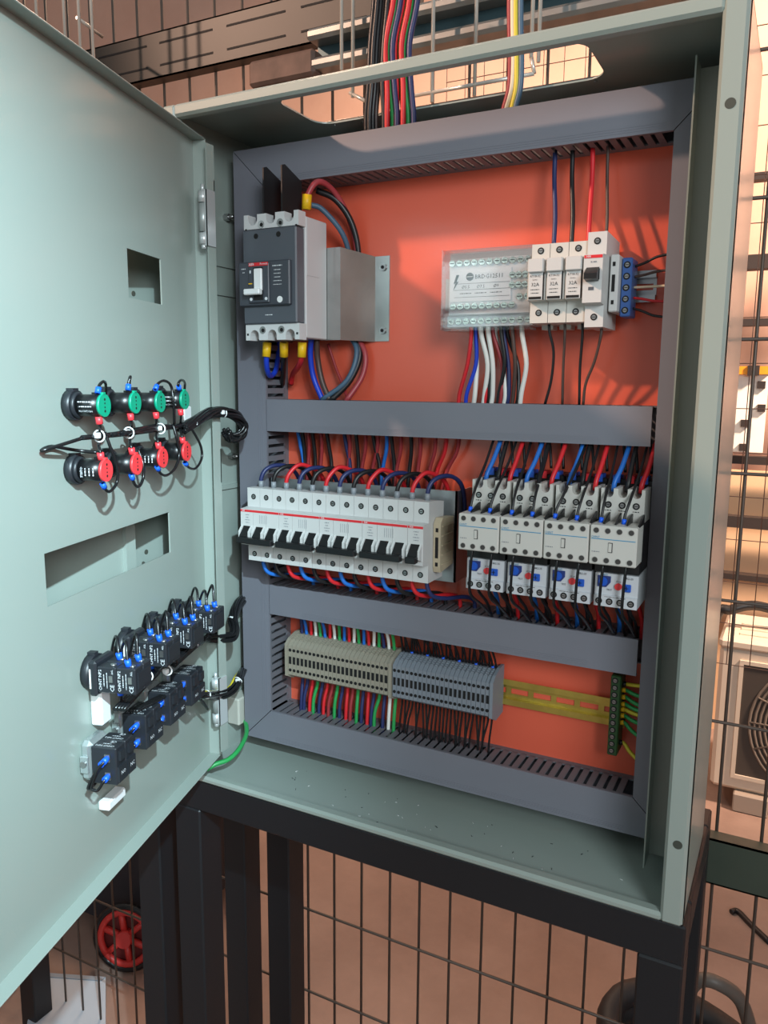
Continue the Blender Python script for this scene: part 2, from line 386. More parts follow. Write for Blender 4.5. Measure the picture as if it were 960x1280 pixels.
# ------------------------------------------------------------------ slotted wiring ducts
DX0, DX1, DZA, DZB, DWD = .0269, .5776, .0261, .7723, .0426
PITCH_ = .0106
finger_h = mesh(MB().box(-.0033, .0033, 0, YB-YD-.0105, -.0009, .0009), pvc_side, 'finger')
finger_v = mesh(MB().box(-.0009, .0009, 0, YB-YD-.0105, -.0033, .0033), pvc_side, 'finger')
def duct(label, x0, x1, z0, z1, vertical, cover_poly, sides):
    d = thing('wiring_duct', label, 'cable duct', ((x0+x1)/2, YB, z0), 0, 'slotted wiring ducts on the mounting plate')
    mb = MB().prism(cover_poly, 'y', YD, YD+.0022)
    if vertical:
        for k in range(4): mb.box(x1-.004-.0022*k, x1-.0048-.0022*k, YD-.0003, YD, z0+DWD, z1-DWD)
    else:
        for k in range(3): mb.box(x0+.05, x1-.05, YD-.0003, YD, z0+.003+.0022*k, z0+.0036+.0022*k)
    obj('cover', mb, pvc, d)
    obj('base', MB().box(x0+.001, x1-.001, YB-.0018, YB, z0+.001, z1-.001), pvc_side, d)
    if len(sides) == 1:                                   # frame ducts: plain outer wall
        c_ = sides[0][0]
        if vertical: xo = x0+.001 if c_ > (x0+x1)/2 else x1-.001; obj('outer_wall', MB().box(xo-.0008, xo+.0008, YD+.0022, YB, z0+.002, z1-.002), pvc_side, d)
        else: zo = z0+.001 if c_ > (z0+z1)/2 else z1-.001; obj('outer_wall', MB().box(x0+.002, cx0+.03, YD+.0022, YB, zo-.0008, zo+.0008).box(cx0+.26 if zo > .5 else cx0+.03, x1-.002, YD+.0022, YB, zo-.0008, zo+.0008), pvc_side, d)
    for s in sides:
        a, b = s[1], s[2]
        n = int((b-a)/PITCH_)
        if vertical:
            x = s[0]
            obj('comb_root', MB().box(x-.0009, x+.0009, YB-.0095, YB, a, b).box(x-.0011, x+.0011, YD+.0022, YD+.0045, a, b), pvc_side, d)
            for i in range(n): inst('finger', finger_v, d, (x, YD+.003, a+(i+.5)*PITCH_))
        else:
            z = s[0]
            obj('comb_root', MB().box(a, b, YB-.0095, YB, z-.0009, z+.0009).box(a, b, YD+.0022, YD+.0045, z-.0011, z+.0011), pvc_side, d)
            for i in range(n): inst('finger', finger_h, d, (a+(i+.5)*PITCH_, YD+.003, z))
    return d
g = .0006; w_ = DWD
x0, x1, z0, z1 = DX0, DX1, DZA, DZB
duct('upright slotted grey wiring duct on the hinge side of the orange plate', x0, x0+w_, z0, z1, True,
     [(x0, z0+g), (x0+w_, z0+w_+g), (x0+w_, z1-w_-g), (x0, z1-g)], [(x0+w_-.001, z0+w_, z1-w_)])
duct('upright slotted grey wiring duct on the lock side, beside the rain lip', x1-w_, x1, z0, z1, True,
     [(x1, z0+g), (x1, z1-g), (x1-w_, z1-w_-g), (x1-w_, z0+w_+g)], [(x1-w_+.001, z0+w_, z1-w_)])
duct('bottom slotted grey wiring duct lying just above the cabinet floor', x0, x1, z0, z0+w_, False,
     [(x0+g, z0), (x1-g, z0), (x1-w_-g, z0+w_), (x0+w_+g, z0+w_)], [(z0+w_-.001, x0+w_, x1-w_)])
duct('top slotted grey wiring duct under the roof cut-out', x0, x1, z1-w_, z1, False,
     [(x0+g, z1), (x0+w_+g, z1-w_), (x1-w_-g, z1-w_), (x1-g, z1)], [(z1-w_+.001, x0+w_, x1-w_)])
xm0 = x0+w_+.0012; xm1 = .5308
ZA0, ZA1, ZB0, ZB1 = .4379, .4770, .2018, .2407
for (lab, a, b) in (('middle wiring duct between the main breaker and the row of miniature breakers', ZA0, ZA1), ('middle wiring duct between the overload relays and the terminal blocks', ZB0, ZB1)):
    duct(lab, xm0, xm1, a, b, False, [(xm0, a), (xm1, a), (xm1, b), (xm0, b)], [(b-.001, xm0, xm1), (a+.001, xm0, xm1)])
# ------------------------------------------------------------------ main moulded case breaker on its bracket
bx0, bx1, by0, by1, bz0, bz1 = .0755, .1505, .045, .107, .546, .686
br = thing('breaker_bracket', 'bare zinc hat-shaped bracket behind the main breaker', 'bracket', (.18, YB, .548))
bz = mat('bracket_zinc', (176, 178, 176), .22, .9, var=.2, vscale=25)
obj('face', MB().box(.075, .1690, by1, by1+.002, .5480, .6540), bz, br)
obj('side', MB().add([(.1690, by1, .548), (.1690, by1, .654), (.1975, YB-.002, .646), (.1975, YB-.002, .547), (.1670, by1+.002, .548), (.1670, by1+.002, .654), (.1955, YB, .646), (.1955, YB, .547)],
    [(0, 1, 2, 3), (4, 7, 6, 5), (0, 4, 5, 1), (1, 5, 6, 2), (2, 6, 7, 3), (3, 7, 4, 0)]), bz, br)
obj('foot', MB().box(.1965, .2165, YB-.002, YB, .5475, .646), bz, br)
obj('side', MB().box(.075, .077, by1, YB, .548, .654), bz, br)
for z in (.560, .633): obj('screw', MB().cyl((.2085, YB-.0045, z), 'y', .0042, .003, 12).cyl((.2085, YB-.0052, z), 'y', .0022, .001, 6, 1), [steel, dark], br)

mc = thing('main_breaker', 'large grey moulded-case main breaker with white toggle and red label', 'circuit breaker', (.113, .107, .546))
def scallop(zb, zt, up):
    n = 3; P = []; wq = (bx1-bx0)/n
    base = zb if up else zt; tip = zt if up else zb
    P = [(bx0, base), (bx1, base), (bx1, tip)]
    for i in range(n-1, -1, -1):
        c = bx0+wq*(i+.5); r = .0062; s_ = -1 if up else 1
        mid = tip+s_*.0055
        P += [(c+r, tip)] + [(c+r*math.cos(a), mid+s_*r*math.sin(a)) for a in [math.pi*k/6 for k in range(7)]] + [(c-r, tip)]
    P += [(bx0, tip)]
    return P
obj('case', MB().box(bx0, bx1, .062, by1, bz0+.0025, bz1-.004, 0, .001).box(bx1-.002, bx1+.0005, .064, .090, .618, .681), mccbw, mc)
obj('terminal_end', MB().prism(scallop(.6700, bz1, True), 'y', by0+.003, .0622), mccbw, mc)
obj('terminal_end', MB().prism(scallop(bz0, .5640, False), 'y', by0+.003, .0622), mccbw, mc)
obj('front_cover', MB().box(bx0-.0005, bx1-.0015, by0, .062, .5640, .6690, 0, .0015), mccbgrey, mc)
obj('center_panel', MB().box(bx0-.003, bx1-.0075, by0-.005, by0+.002, .5840, .6330, 0, .0012), mccbpanel, mc)
obj('toggle_frame', MB().box(.0885, .1165, by0-.0075, by0-.003, .5870, .6305, 0, .0008), mccbpanel, mc)
obj('toggle_slot', MB().box(.0955, .1085, by0-.0079, by0-.0070, .5900, .6260), dark, mc)
obj('toggle', MB().box(.0975, .1085, by0-.0105, by0-.007, .600, .6245, 0, .001).box(.0870, .1090, by0-.016, by0-.009, .5955, .6020, 0, .001), white, mc)
lb = obj('red_label', MB().box(.0895, .1160, by0-.0081, by0-.0074, .6275, .6312), redp, mc)
text('ABB', .0042, (.0935, by0-.0083, .6294), XD, ZD, wink, lb); text('Formula', .0032, (.1105, by0-.0083, .6294), XD, ZD, wink, lb)
for z, c, wd in ((.6215, wink, .0016), (.6085, yellow, .005)): obj('mark', MB().box(.0912-wd/2, .0912+wd/2, by0-.0079, by0-.0074, z-.0016 if wd < .003 else z-.0006, z+.0016 if wd < .003 else z+.0006), c, mc)
for (x, z) in ((.0920, .5912), (.1130, .5912)): obj('test_button', MB().cyl((x, by0-.0082, z), 'y', .0018, .001, 10), wink, mc)
obj('seal', MB().cyl((.1300, by0-.0057, .5900), 'y', .0036, .001, 16), white, mc)
for (s_, sz, x, z) in (('A1N 125', .0042, .127, .627), ('TMF 100', .0030, .127, .6225), ('50/60 Hz', .0028, .127, .6185), ('Ue 415V', .0028, .127, .6145), ('Icu 36 kA', .0028, .127, .6105), ('IEC 60947-2', .0024, .127, .6065)):
    text(s_, sz*.8, (x, by0-.0053, z), XD, ZD, wink, mc)
text('LINE', .0028, (.080, by0-.0053, .6255), XD, ZD, wink, mc); text('ON', .0028, (.080, by0-.0053, .6215), XD, ZD, wink, mc)
text('I=  In', .003, (.111, by0-.0003, .574), XD, ZD, wink, mc)
for (x, z) in ((.0945, .6615), (.1255, .6615)): obj('cover_screw', MB().cyl((x, by0-.0004, z), 'y', .003, .001, 12), dark, mc)
for z in (.6745, .5575):
    for x in (.1000, .1260): obj('terminal_screw', MB().cyl((x, by0+.0022, z), 'y', .0042, .002, 14).cyl((x+.0006, by0+.0018, z-.0005), 'y', .0022, .001, 8, 1), [steel, dark], mc)
    for x in (.0785, .1475): obj('pin', MB().box(x-.0012, x+.0012, by0+.0026, by0+.0035, z-.006, z-.0036), dark, mc)
barr = mat('phase_barrier_black', (22, 23, 25), .6)
for x in (.1005, .1255):
    obj('phase_barrier', MB().prism([(.052, bz1-.006), (.052, .7365), (.058, .7385), (.0915, .7270), (.0915, bz1-.006)], 'x', x-.0008, x+.0008), barr, mc)
# cables of the main breaker
def cab(pts, r, c, lab, **k): return wire(pts, r, c, lab, 'power cables of the main breaker', 'power_cable', seg=8, **k)
cab(px((383, 262, .075), (385, 243, .075), (398, 227, .085), (418, 240, .11), (437, 275, .128), (446, 320, .134), (436, 370, .136), (440, 410, .136), (456, 440, .134), (453, 470, .13), (432, 502, .115)), .0034, 'maroon',
    'thick dark red cable arching out of the main breaker top', ends=((0, yellow, .016, .0055, 'lug_sleeve'),))
cab(px((388, 256, .09), (403, 262, .1), (428, 292, .118), (436, 325, .130), (428, 370, .133), (432, 410, .133), (446, 438, .129), (434, 475, .12), (402, 500, .11)), .0032, 'steelblue', 'grey-blue cable passing behind the main breaker bracket')
cab(px((396, 238, .105), (420, 250, .115), (440, 280, .127), (448, 322, .134), (440, 370, .134), (440, 410, .134), (450, 442, .133), (438, 475, .125), (412, 502, .112)), .0036, 'black', 'thick black cable looping behind the main breaker bracket')
for (u, c, lab, P) in ((334, 'royal', 'short blue cable looped under the main breaker with yellow sleeves', ((334, 428, .072), (333, 446, .072), (334, 462, .080), (338, 470, .095), (345, 462, .11), (348, 440, .122), (350, 424, .125))),
                       (355, 'black', 'black cable tail with yellow sleeve under the main breaker', ((355, 428, .074), (355, 445, .08), (354, 465, .11), (353, 480, .128))),
                       (378, 'red', 'bright red cable tail with yellow sleeve under the main breaker', ((378, 428, .072), (377, 446, .074), (373, 458, .090), (366, 468, .120), (364, 480, .13)))):
    cab(px(*P), .0033, c, lab, ends=((0, yellow, .017, .0052, 'lug_sleeve'),))
cab(px((389, 424, .1), (388, 445, .105), (392, 472, .11), (404, 502, .112)), .0034, 'royal', 'royal blue cable dropping from the main breaker to the middle duct')
cab(px((396, 424, .105), (397, 448, .11), (403, 478, .112), (414, 504, .114)), .0036, 'brown', 'brown-black cable dropping from the main breaker to the middle duct')
cab(px((410, 430, .13), (420, 460, .13), (430, 485, .126), (436, 504, .115)), .0018, 'dred', 'thin dark red wire below the main breaker bracket')

# ------------------------------------------------------------------ DIN rails
def rail(lab, x0, x1, zc, m, y1=YB, h=.031, group='top hat DIN rails'):
    r = thing('din_rail', lab, 'rail', ((x0+x1)/2, y1, zc), 0, group)
    y = y1-.0075; mb = MB()
    mb.box(x0, x1, y, y+.0012, zc+h*.31, zc+h/2).box(x0, x1, y, y+.0012, zc-h/2, zc-h*.31)
    mb.box(x0, x1, y, y1, zc+h*.31-.0012, zc+h*.31).box(x0, x1, y, y1, zc-h*.31, zc-h*.31+.0012)
    zi = h*.31; n = max(1, int((x1-x0)/.0262)); p = (x1-x0)/n
    mb.box(x0, x1, y1-.0014, y1-.0004, zc+.0032, zc+zi).box(x0, x1, y1-.0014, y1-.0004, zc-zi, zc-.0032)
    for i in range(n+1):
        a = max(x0, x0+i*p-.0032); b = min(x1, x0+i*p+.0032); mb.box(a, b, y1-.0014, y1-.0004, zc-.0032, zc+.0032)
    obj('profile', mb, m, r); return r
rail('yellow-passivated DIN rail carrying the terminal blocks and the earth bar', .082, .515, .1405, yzinc)
rail('zinc DIN rail behind the fuse holders', .300, .520, .5960, zinc)
rail('zinc DIN rail behind the contactors', .345, .5285, .345, zinc, y1=YB)
# raised steel shelf plate that carries the miniature breakers
mp = thing('breaker_carrier', 'zinc carrier plate standing off behind the miniature breaker row', 'bracket', (.2, YB, .272))
obj('face', MB().box(.0700, .3258, .098, .1000, .2740, .3790), zinc, mp)
obj('side', MB().box(.3238, .3258, .098, YB, .2740, .3790), zinc, mp)
obj('side', MB().box(.0700, .0720, .098, YB, .2740, .3790), zinc, mp)
rail('zinc DIN rail on the carrier plate of the miniature breakers', .0720, .3240, .3275, zinc, y1=.098)

# ------------------------------------------------------------------ miniature circuit breakers
MX0, MP = .0753, .01853
YT, YN, YBK = .045, .031, .084
MZ = dict(tt=.3725, nt=.3487, nb=.3040, bb=.2835)
def screwmesh(r=.0032):
    return mesh(MB().cyl((0, -.0004, 0), 'y', r, .0012, 14, 0).cyl((0, -.0007, 0), 'y', r*.62, .001, 10, 1).box(-r*.5, r*.5, -.0009, -.0004, -.0003, .0003, 0), [dark, steel], 'screw')
SCR = screwmesh(.0033); SCR2 = mesh(MB().cyl((0, -.0005, 0), 'y', .0030, .0012, 14, 1).cyl((0, -.0007, 0), 'y', .0025, .001, 14, 0), [mat('hole_shade', (58, 56, 54), .7), mat('hole_rim', (176, 174, 168), .5)], 'hole')
def breaker(lab, x0, n, group, x_red=True):
    b = thing('miniature_breaker', lab, 'circuit breaker', (x0+n*MP/2, YBK, MZ['bb']), 0, group)
    mb = MB(); prof = [(YBK, MZ['bb']), (YT, MZ['bb']), (YT, MZ['nb']-.0005), (YN, MZ['nb']+.0015), (YN, MZ['nt']), (YT, MZ['nt']+.0012), (YT, MZ['tt']), (YT+.012, MZ['tt']), (YBK, MZ['tt']-.003)]
    for i in range(n): mb.prism(prof, 'x', x0+i*MP+.0002, x0+(i+1)*MP-.0002)
    obj('body', mb, mcbw, b)
    obj('red_stripe', MB().box(x0+.0004, x0+n*MP-.0004, YN-.0003, YN+.0002, MZ['nt']-.0032, MZ['nt']-.0006), redp, b)
    text('ABB', .0026, (x0+.0045, YN-.0005, MZ['nt']-.0019), XD, ZD, wink, b)
    for i in range(n):
        xc = x0+(i+.5)*MP
        inst('terminal_screw', SCR, b, (xc, YT, MZ['tt']-.0105)); inst('terminal_screw', SCR, b, (xc, YT, MZ['bb']+.0085))
        obj('toggle_slot', MB().box(xc-.0052, xc+.0052, YN-.0003, YN, MZ['nb']+.0075, MZ['nb']+.0245), dark, b)
        for s in (-1, 1): obj('slot_cheek', MB().prism([(YN, MZ['nb']+.006), (YN-.0065, MZ['nb']+.009), (YN-.0065, MZ['nb']+.0185), (YN, MZ['nb']+.0255)], 'x', xc+s*.0068-.0012, xc+s*.0068+.0012), mcbw, b)
        obj('toggle_root', MB().prism([(YN, MZ['nb']+.008), (YN-.0085, MZ['nb']+.0075), (YN-.0085, MZ['nb']+.0135), (YN, MZ['nb']+.0235)], 'x', xc-.0054, xc+.0054), black2, b)
    obj('toggle', MB().box(x0+.003, x0+n*MP-.003, YN-.0135, YN-.006, MZ['nb']+.0055, MZ['nb']+.0125, 0, .0009), black2, b)
    xt = x0+MP*.55
    for k, s in enumerate(('S203' if n > 1 else 'S201', 'C32', '400V~', '6000')):
        text(s, .0026, (xt, YN-.0004, MZ['nt']-.0066-.0031*k), XD, ZD, ferr_grey, b)
    if n > 1:
        for k in range(5): obj('diagram', MB().box(xt+MP*.95+.0025*k, xt+MP*.95+.0025*k+.0003, YN-.0003, YN, MZ['nt']-.016, MZ['nt']-.006), ferr_grey, b)
    return b
words = ('three-pole miniature breaker at the hinge end of the breaker row', 'three-pole miniature breaker second from the hinge end of the row',
         'three-pole miniature breaker in the row, third from the hinge end', 'three-pole miniature breaker beside the single-pole one')
for i in range(4): breaker(words[i], MX0+i*3*MP, 3, 'miniature breakers in the row')
breaker('single-pole miniature breaker at the end of the row by the tan clamp', MX0+12*MP, 1, 'miniature breakers in the row')
ec = thing('end_clamp', 'tan plastic end clamp closing the miniature breaker row', 'clamp', (.321, YBK, .29))
ex = MX0+13*MP+.0004
obj('body', MB().prism([(.092, .2980), (.058, .2940), (.056, .3000), (.056, .3480), (.062, .3540), (.092, .3520)], 'x', ex, ex+.0085), clampb, ec)
obj('slot', MB().box(ex+.0025, ex+.0060, .0556, .0565, .3100, .3330), dark, ec)
for z in (.303, .341): obj('hole', MB().box(ex+.0028, ex+.0058, .0556, .0565, z-.0022, z+.0022), dark, ec)
for k in range(5): obj('rib', MB().box(ex+.0085, ex+.0096, .060, .090, .302+.0105*k, .3035+.0105*k), clampb, ec)

# ------------------------------------------------------------------ contactors with auxiliary blocks
CX0, CP = .3572, .0447
def contactor(x0, lab):
    c = thing('contactor', lab, 'contactor', (x0+CP/2, YB, .325), 0, 'contactors in the row')
    xa, xb = x0+.0006, x0+CP-.0006
    obj('base', MB().box(xa, xb, .098, .136, .316, .404, 0, .001), black2, c)
    obj('body', MB().box(xa+.0008, xb-.0008, .058, .098, .330, .3660, 0, .0008), black2, c)
    P = [(xa+.001, .3665), (xb-.001, .3665), (xb-.001, .3985)]
    for i in (2, 1, 0):
        q = xa+.0085+.0132*i; r = .0044
        P += [(q+r, .3985)]+[(q+r*math.cos(a), .3940-r*math.sin(a)) for a in [math.pi*k/5 for k in range(6)]]+[(q-r, .3985)]
    P += [(xa+.001, .3985)]
    obj('terminal_head', MB().prism(P, 'y', .060, .092), cream, c)
    for i in range(3):
        inst('terminal_screw', SCR, c, (xa+.0085+.0132*i, .0598, .3825))
        text(('1/L1', '3/L2', '5/L3')[i], .0028, (xa+.0085+.0132*i, .0598, .3770), XD, ZD, ink, c)
    aux = obj('auxiliary_block', MB().box(xa, xb, .0255, .056, .3295, .3672, 0, .001), cream, c)
    for i in range(4):
        xx = xa+.0058+.0107*i
        for z in (.3625, .3342): inst('terminal_hole', SCR2, aux, (xx, .0255, z))
    obj('blue_line', MB().box(xa+.0015, xb-.0015, .0252, .0256, .3540, .3547), bink, aux)
    obj('window', MB().box(xa+.0175, xa+.0215, .0250, .0256, .3420, .3515).box(xa+.0178, xa+.0208, .0247, .0255, .3426, .3509, 1), [ink, cream], aux)
    text('CHNT', .0030, (xa+.0052, .0252, .3560), XD, ZD, bink, aux); text('F4-22', .0026, (xa+.006, .0252, .3420), XD, ZD, ferr_grey, aux)
    for i in range(4): obj('barrier', MB().prism([(.034, .3665), (.058, .3665), (.058, .3755), (.048, .3730), (.034, .3680)], 'x', xa+.0002+.0107*(i+.6)+.0032, xa+.0002+.0107*(i+.6)+.0049), black2, c)
    for i in range(3): obj('coil_terminal', MB().box(xa+.004+.0135*i, xa+.0115+.0135*i, .096, .112, .4000, .4075), bluep if i != 1 else redp, c)
    obj('skirt', MB().box(xa+.0008, xb-.0008, .050, .098, .3175, .3310), black2, c)
    return c
ords = ('beside the breaker carrier plate', 'second from the breaker carrier plate', 'third from the breaker carrier plate', 'at the lock-side end of the row')
c0 = contactor(CX0, 'cream contactor with auxiliary block '+ords[0])
for i in (1, 2, 3): dup(c0, (CP*i, 0, 0), 'cream contactor with auxiliary block '+ords[i])
def overload(x0, lab):
    r = thing('overload_relay', lab, 'overload relay', (x0+CP/2, YB, .285), 0, 'overload relays in the row')
    xa, xb = x0+.0030, x0+CP-.0008
    obj('body', MB().prism([(.110, .2845), (.045, .2845), (.045, .2952), (.047, .2960), (.047, .3170), (.110, .3170)], 'x', xa, xb), ovl, r)
    obj('back', MB().box(xa+.001, xb-.001, .100, .128, .283, .318), black2, r)
    q = .0466
    obj('dial_plate', MB().prism([(xa+.0025, .3145), (xa+.0150, .3145), (xa+.0150, .3085), (xa+.0110, .3035), (xa+.0025, .3035)], 'y', q-.0006, q+.0006), mat('dial_navy', (40, 58, 120), .4), r)
    obj('dial', MB().cyl((xa+.0080, q-.0018, .3090), 'y', .0043, .0016, 16).box(xa+.0076, xa+.0084, q-.0022, q-.0016, .3055, .3125), bluep, r)
    obj('stop_button', MB().cyl((xa+.0225, q-.0016, .3052), 'y', .0034, .002, 16), redcap, r)
    obj('reset_button', MB().box(xa+.0270, xa+.0345, q-.0020, q, .3010, .3085, 0, .0006).box(xa+.0300, xa+.0306, q-.0024, q-.0019, .3025, .3070, 1).box(xa+.0284, xa+.0322, q-.0024, q-.0019, .3045, .3050, 1), [bluep, dark], r)
    for i in range(4): inst('terminal_screw', SCR, r, (xa+.0048+.0101*i, .0450, .2897))
    text('CHNT', .0026, (xa+.0085, q-.0002, .3156), XD, ZD, bink, r); text('TEST', .0024, (xa+.0140, q-.0002, .3010), XD, ZD, ink, r)
    text('STOP', .0021, (xa+.0225, q-.0002, .3098), XD, ZD, ink, r); text('NR2-25', .0028, (xa+.0318, q-.0002, .3140), XD, ZD, ink, r)
    text('NO 97  98  NC 95  96', .0018, (xa+.020, .0449, .2942), XD, ZD, ink, r)
    return r
r0 = overload(CX0, 'white overload relay with blue dial under the contactor '+ords[0])
for i in (1, 2, 3): dup(r0, (CP*i, 0, 0), 'white overload relay with blue dial under the contactor '+ords[i])

# ------------------------------------------------------------------ distribution block, fuse holders, single breaker, blue terminal
db = thing('distribution_block', 'clear-covered power distribution block beside the fuse holders', 'terminal block', (.359, YB, .556))
obj('base', MB().box(.3070, .4070, .108, .135, .5585, .6370, 0, .0015).box(.2985, .3075, .118, .135, .578, .612), mat('block_grey', (184, 188, 190), .5), db)
obj('tier', MB().box(.3130, .4040, .093, .108, .5700, .6280, 0, .001).box(.3100, .4055, .098, .108, .5585, .5700), mat('block_silver', (206, 211, 214), .35), db)
brass = mat('terminal_bright', (196, 200, 190), .25, .9)
brs = mesh(MB().cyl((0, -.002, 0), 'y', .0034, .004, 12).box(-.0022, .0022, -.0024, -.0019, -.0004, .0004, 1), [brass, dark], 'clamp_screw')
for i in range(11):
    inst('clamp_screw', brs, db, (.3150+.0086*i, .098, .5640))
    inst('clamp_screw', brs, db, (.3190+.0082*i, .093, .5790 if i < 9 else .5870)); inst('clamp_screw', brs, db, (.3170+.0084*i, .093, .6240))
    if i > 7:
        inst('clamp_screw', brs, db, (.3300+.0068*i, .093, .5990)); inst('clamp_screw', brs, db, (.3300+.0068*i, .093, .6090))
lbq = obj('label', MB().box(.3150, .3830, .0918, .0932, .5840, .6170), mat('label_silver', (214, 219, 222), .5), db)
text('BRDG12511', .0062, (.3590, .0916, .6090), XD, ZD, ink, lbq)
obj('logo', MB().cyl((.3375, .0914, .6095), 'y', .0042, .0006, 18).box(.3340, .3410, .0912, .0915, .6091, .6099, 1), [ink, paper], lbq)
obj('bolt_mark', MB().prism([(.3222, .6120), (.3192, .6030), (.3214, .6036), (.3188, .5960), (.3246, .6052), (.3222, .6046), (.3252, .6120)], 'y', .0913, .0918), ink, lbq)
for i in range(3):
    text(('\u00d85.5', '\u00d87.5', '\u00d89')[i], .0046, (.3330+.0170*i, .0916, .5990), XD, ZD, ink, lbq); text('125A 690V', .0026, (.3330+.0170*i, .0916, .5925), XD, ZD, ink, lbq)
for z in (.5960, .6025, .5885): obj('rule', MB().box(.3200, .3820, .0915, .0918, z, z+.0003), ink, lbq)
cv = MB()
cv.prism([(.080, .5760), (.080, .6240), (.090, .6375), (.1075, .6375), (.1075, .6350), (.0915, .6350), (.0822, .6225), (.0822, .5780), (.088, .5730), (.0880, .5560), (.1075, .5560), (.1075, .5535), (.0855, .5535), (.0855, .5715)], 'x', .3105, .4068)
cv.box(.3090, .3106, .082, .1075, .5540, .6370)
obj('cover', cv, clear, db, 'clear plastic cover')
db_w = [(588, 'red'), (594, 'royal'), (592, 'white'), (601, 'white'), (603, 'black'), (609, 'red'), (610, 'white'), (616, 'dred'), (619, 'white'), (626, 'black'), (629, 'navy'), (634, 'black'), (640, 'brown'), (652, 'white')]
db_e = [573, 582, 592, 604, 610, 606, 614, 625, 630, 622, 634, 646, 640, 650]
for k, (u, c) in enumerate(db_w):
    e = db_e[k]; y0 = .104+.004*(k % 3)
    nm = {'royal': 'blue', 'dred': 'dark red', 'navy': 'navy'}.get(c, c)
    wire(px((u, 404, y0), (u+1, 420, y0), ((u+e)/2+4+3*(k % 2), 455, y0+.004), (e+2, 490, .114), (e, 506, .116)), .0028 if c == 'white' else .0024, c,
         nm+' wire dropping from the distribution block into the middle duct', 'wires under the distribution block')

fh = None; FP = .0187; FX = .4082
def fuse(lab, x0):
    f = thing('fuse_holder', lab, 'fuse holder', (x0+FP/2, YB, .557), 0, 'fuse holders beside the distribution block')
    a, b = x0+.0003, x0+FP-.0003
    obj('body', MB().prism([(.134, .5585), (.079, .5585), (.079, .5790), (.068, .5800), (.068, .6190), (.079, .6200), (.079, .6350), (.134, .6350)], 'x', a, b), cream, f)
    dr = obj('carrier', MB().box(a+.0012, b-.0012, .062, .069, .6060, .6190, 0, .0008).box(a+.0016, b-.0022, .0658, .069, .5800, .6060), mcbw, f)
    obj('carrier_gap', MB().box(b-.0022, b-.0012, .0662, .0680, .5800, .6060).box(a+.0022, b-.0032, .0654, .0660, .5806, .5830), dark, f)
    for k, (s, z) in enumerate((('RT18-32', .0030), ('500V~', .0021), ('32A', .0048), ('100kA CE', .0021), ('gG10x38', .0021))):
        text(s, z, (x0+FP*.47, .0655, (.6025, .5990, .5945, .5898, .5865)[k]), XD, ZD, ink, dr)
    inst('terminal_screw', SCR, f, (x0+FP/2, .079, .6285)); inst('terminal_screw', SCR, f, (x0+FP/2, .079, .5685))
    obj('foot', MB().box(a+.003, b-.003, .112, .128, .5540, .5590), cream, f)
    return f
f0 = fuse('white fuse holder next to the clear distribution block', FX)
dup(f0, (FP, 0, 0), 'white fuse holder in the middle of the three'); dup(f0, (2*FP, 0, 0), 'white fuse holder beside the single-pole breaker')
sb = thing('miniature_breaker', 'single-pole miniature breaker with red stripe beside the fuse holders', 'circuit breaker', (.4740, YB, .552))
sx0, sx1 = FX+3*FP+.0004, FX+3*FP+.0184
obj('body', MB().prism([(.134, .5530), (.076, .5530), (.076, .5735), (.063, .5750), (.063, .6195), (.076, .6205), (.076, .6420), (.134, .6400)], 'x', sx0, sx1), mcbw, sb)
obj('red_stripe', MB().box(sx0+.0004, sx1-.0004, .0626, .0632, .6160, .6188), redp, sb); text('ABB', .0026, (sx0+.0045, .0624, .6174), XD, ZD, wink, sb)
obj('toggle_slot', MB().box(sx0+.0025, sx1-.0025, .0626, .0632, .5960, .6060), dark, sb)
obj('toggle', MB().prism([(.063, .5945), (.0530, .5960), (.0530, .6010), (.063, .6075)], 'x', sx0+.0030, sx1-.0030), black2, sb)
obj('window', MB().box(sx0+.0055, sx0+.0105, .0626, .0632, .5865, .5895), mccbgrey, sb); text('C 6', .0040, (sx0+.0100, .0627, .6125), XD, ZD, ferr_grey, sb)
for z in (.6335, .5625): inst('terminal_screw', SCR, sb, ((sx0+sx1)/2, .076, z))
e2 = thing('end_clamp', 'grey end clamp between the single breaker and the blue terminal', 'clamp', (.486, YB, .565))
obj('body', MB().box(.4842, .4925, .088, .134, .5680, .6220, 0, .001), mcbw, e2)
obj('slot', MB().box(.4865, .4895, .0876, .0882, .5870, .6030), dark, e2)
for z in (.577, .613): obj('hole', MB().box(.4867, .4893, .0876, .0882, z-.0020, z+.0020), dark, e2)
bt = thing('neutral_terminal', 'blue screw terminal bar at the end of the fuse rail', 'terminal block', (.497, YB, .562))
obj('body', MB().box(.4930, .5030, .100, .128, .5640, .6200, 0, .001), bluet, bt)
for k in range(5): inst('terminal_screw', SCR, bt, (.4980, .100, .5700+.0108*k))
for k, c in enumerate(('black', 'brown', 'cream', 'red', 'black')):
    z = .613-.0100*k; wire([(.5025, .114, z), (.512, .114, z+.003-.0015*k), (.5240, .113, z+.008-.004*k), (.5400, .112, z+.010-.005*k)], .0013, c,
        {'cream': 'pale', 'brown': 'brown'}.get(c, c)+' thin wire from the blue terminal bar into the side duct', 'wires of the blue terminal bar')
for k, (u0, u1, c) in enumerate(((694, 692, 'navy'), (716, 714, 'black'), (741, 735, 'red'), (760, 757, 'brown'))):
    wire(px((u0, (188, 186, 184, 180)[k], .118), (u0-1, 225, .114), (u1+2, 270, .104), (u1, 310, .097)), (.0026, .0026, .0026, .0018)[k], c, {'navy': 'navy wire from the top duct to the first fuse holder', 'black': 'black wire from the top duct to the middle fuse holder', 'red': 'red wire from the top duct to the last fuse holder', 'brown': 'thin dark wire from the top duct to the single breaker'}[c])
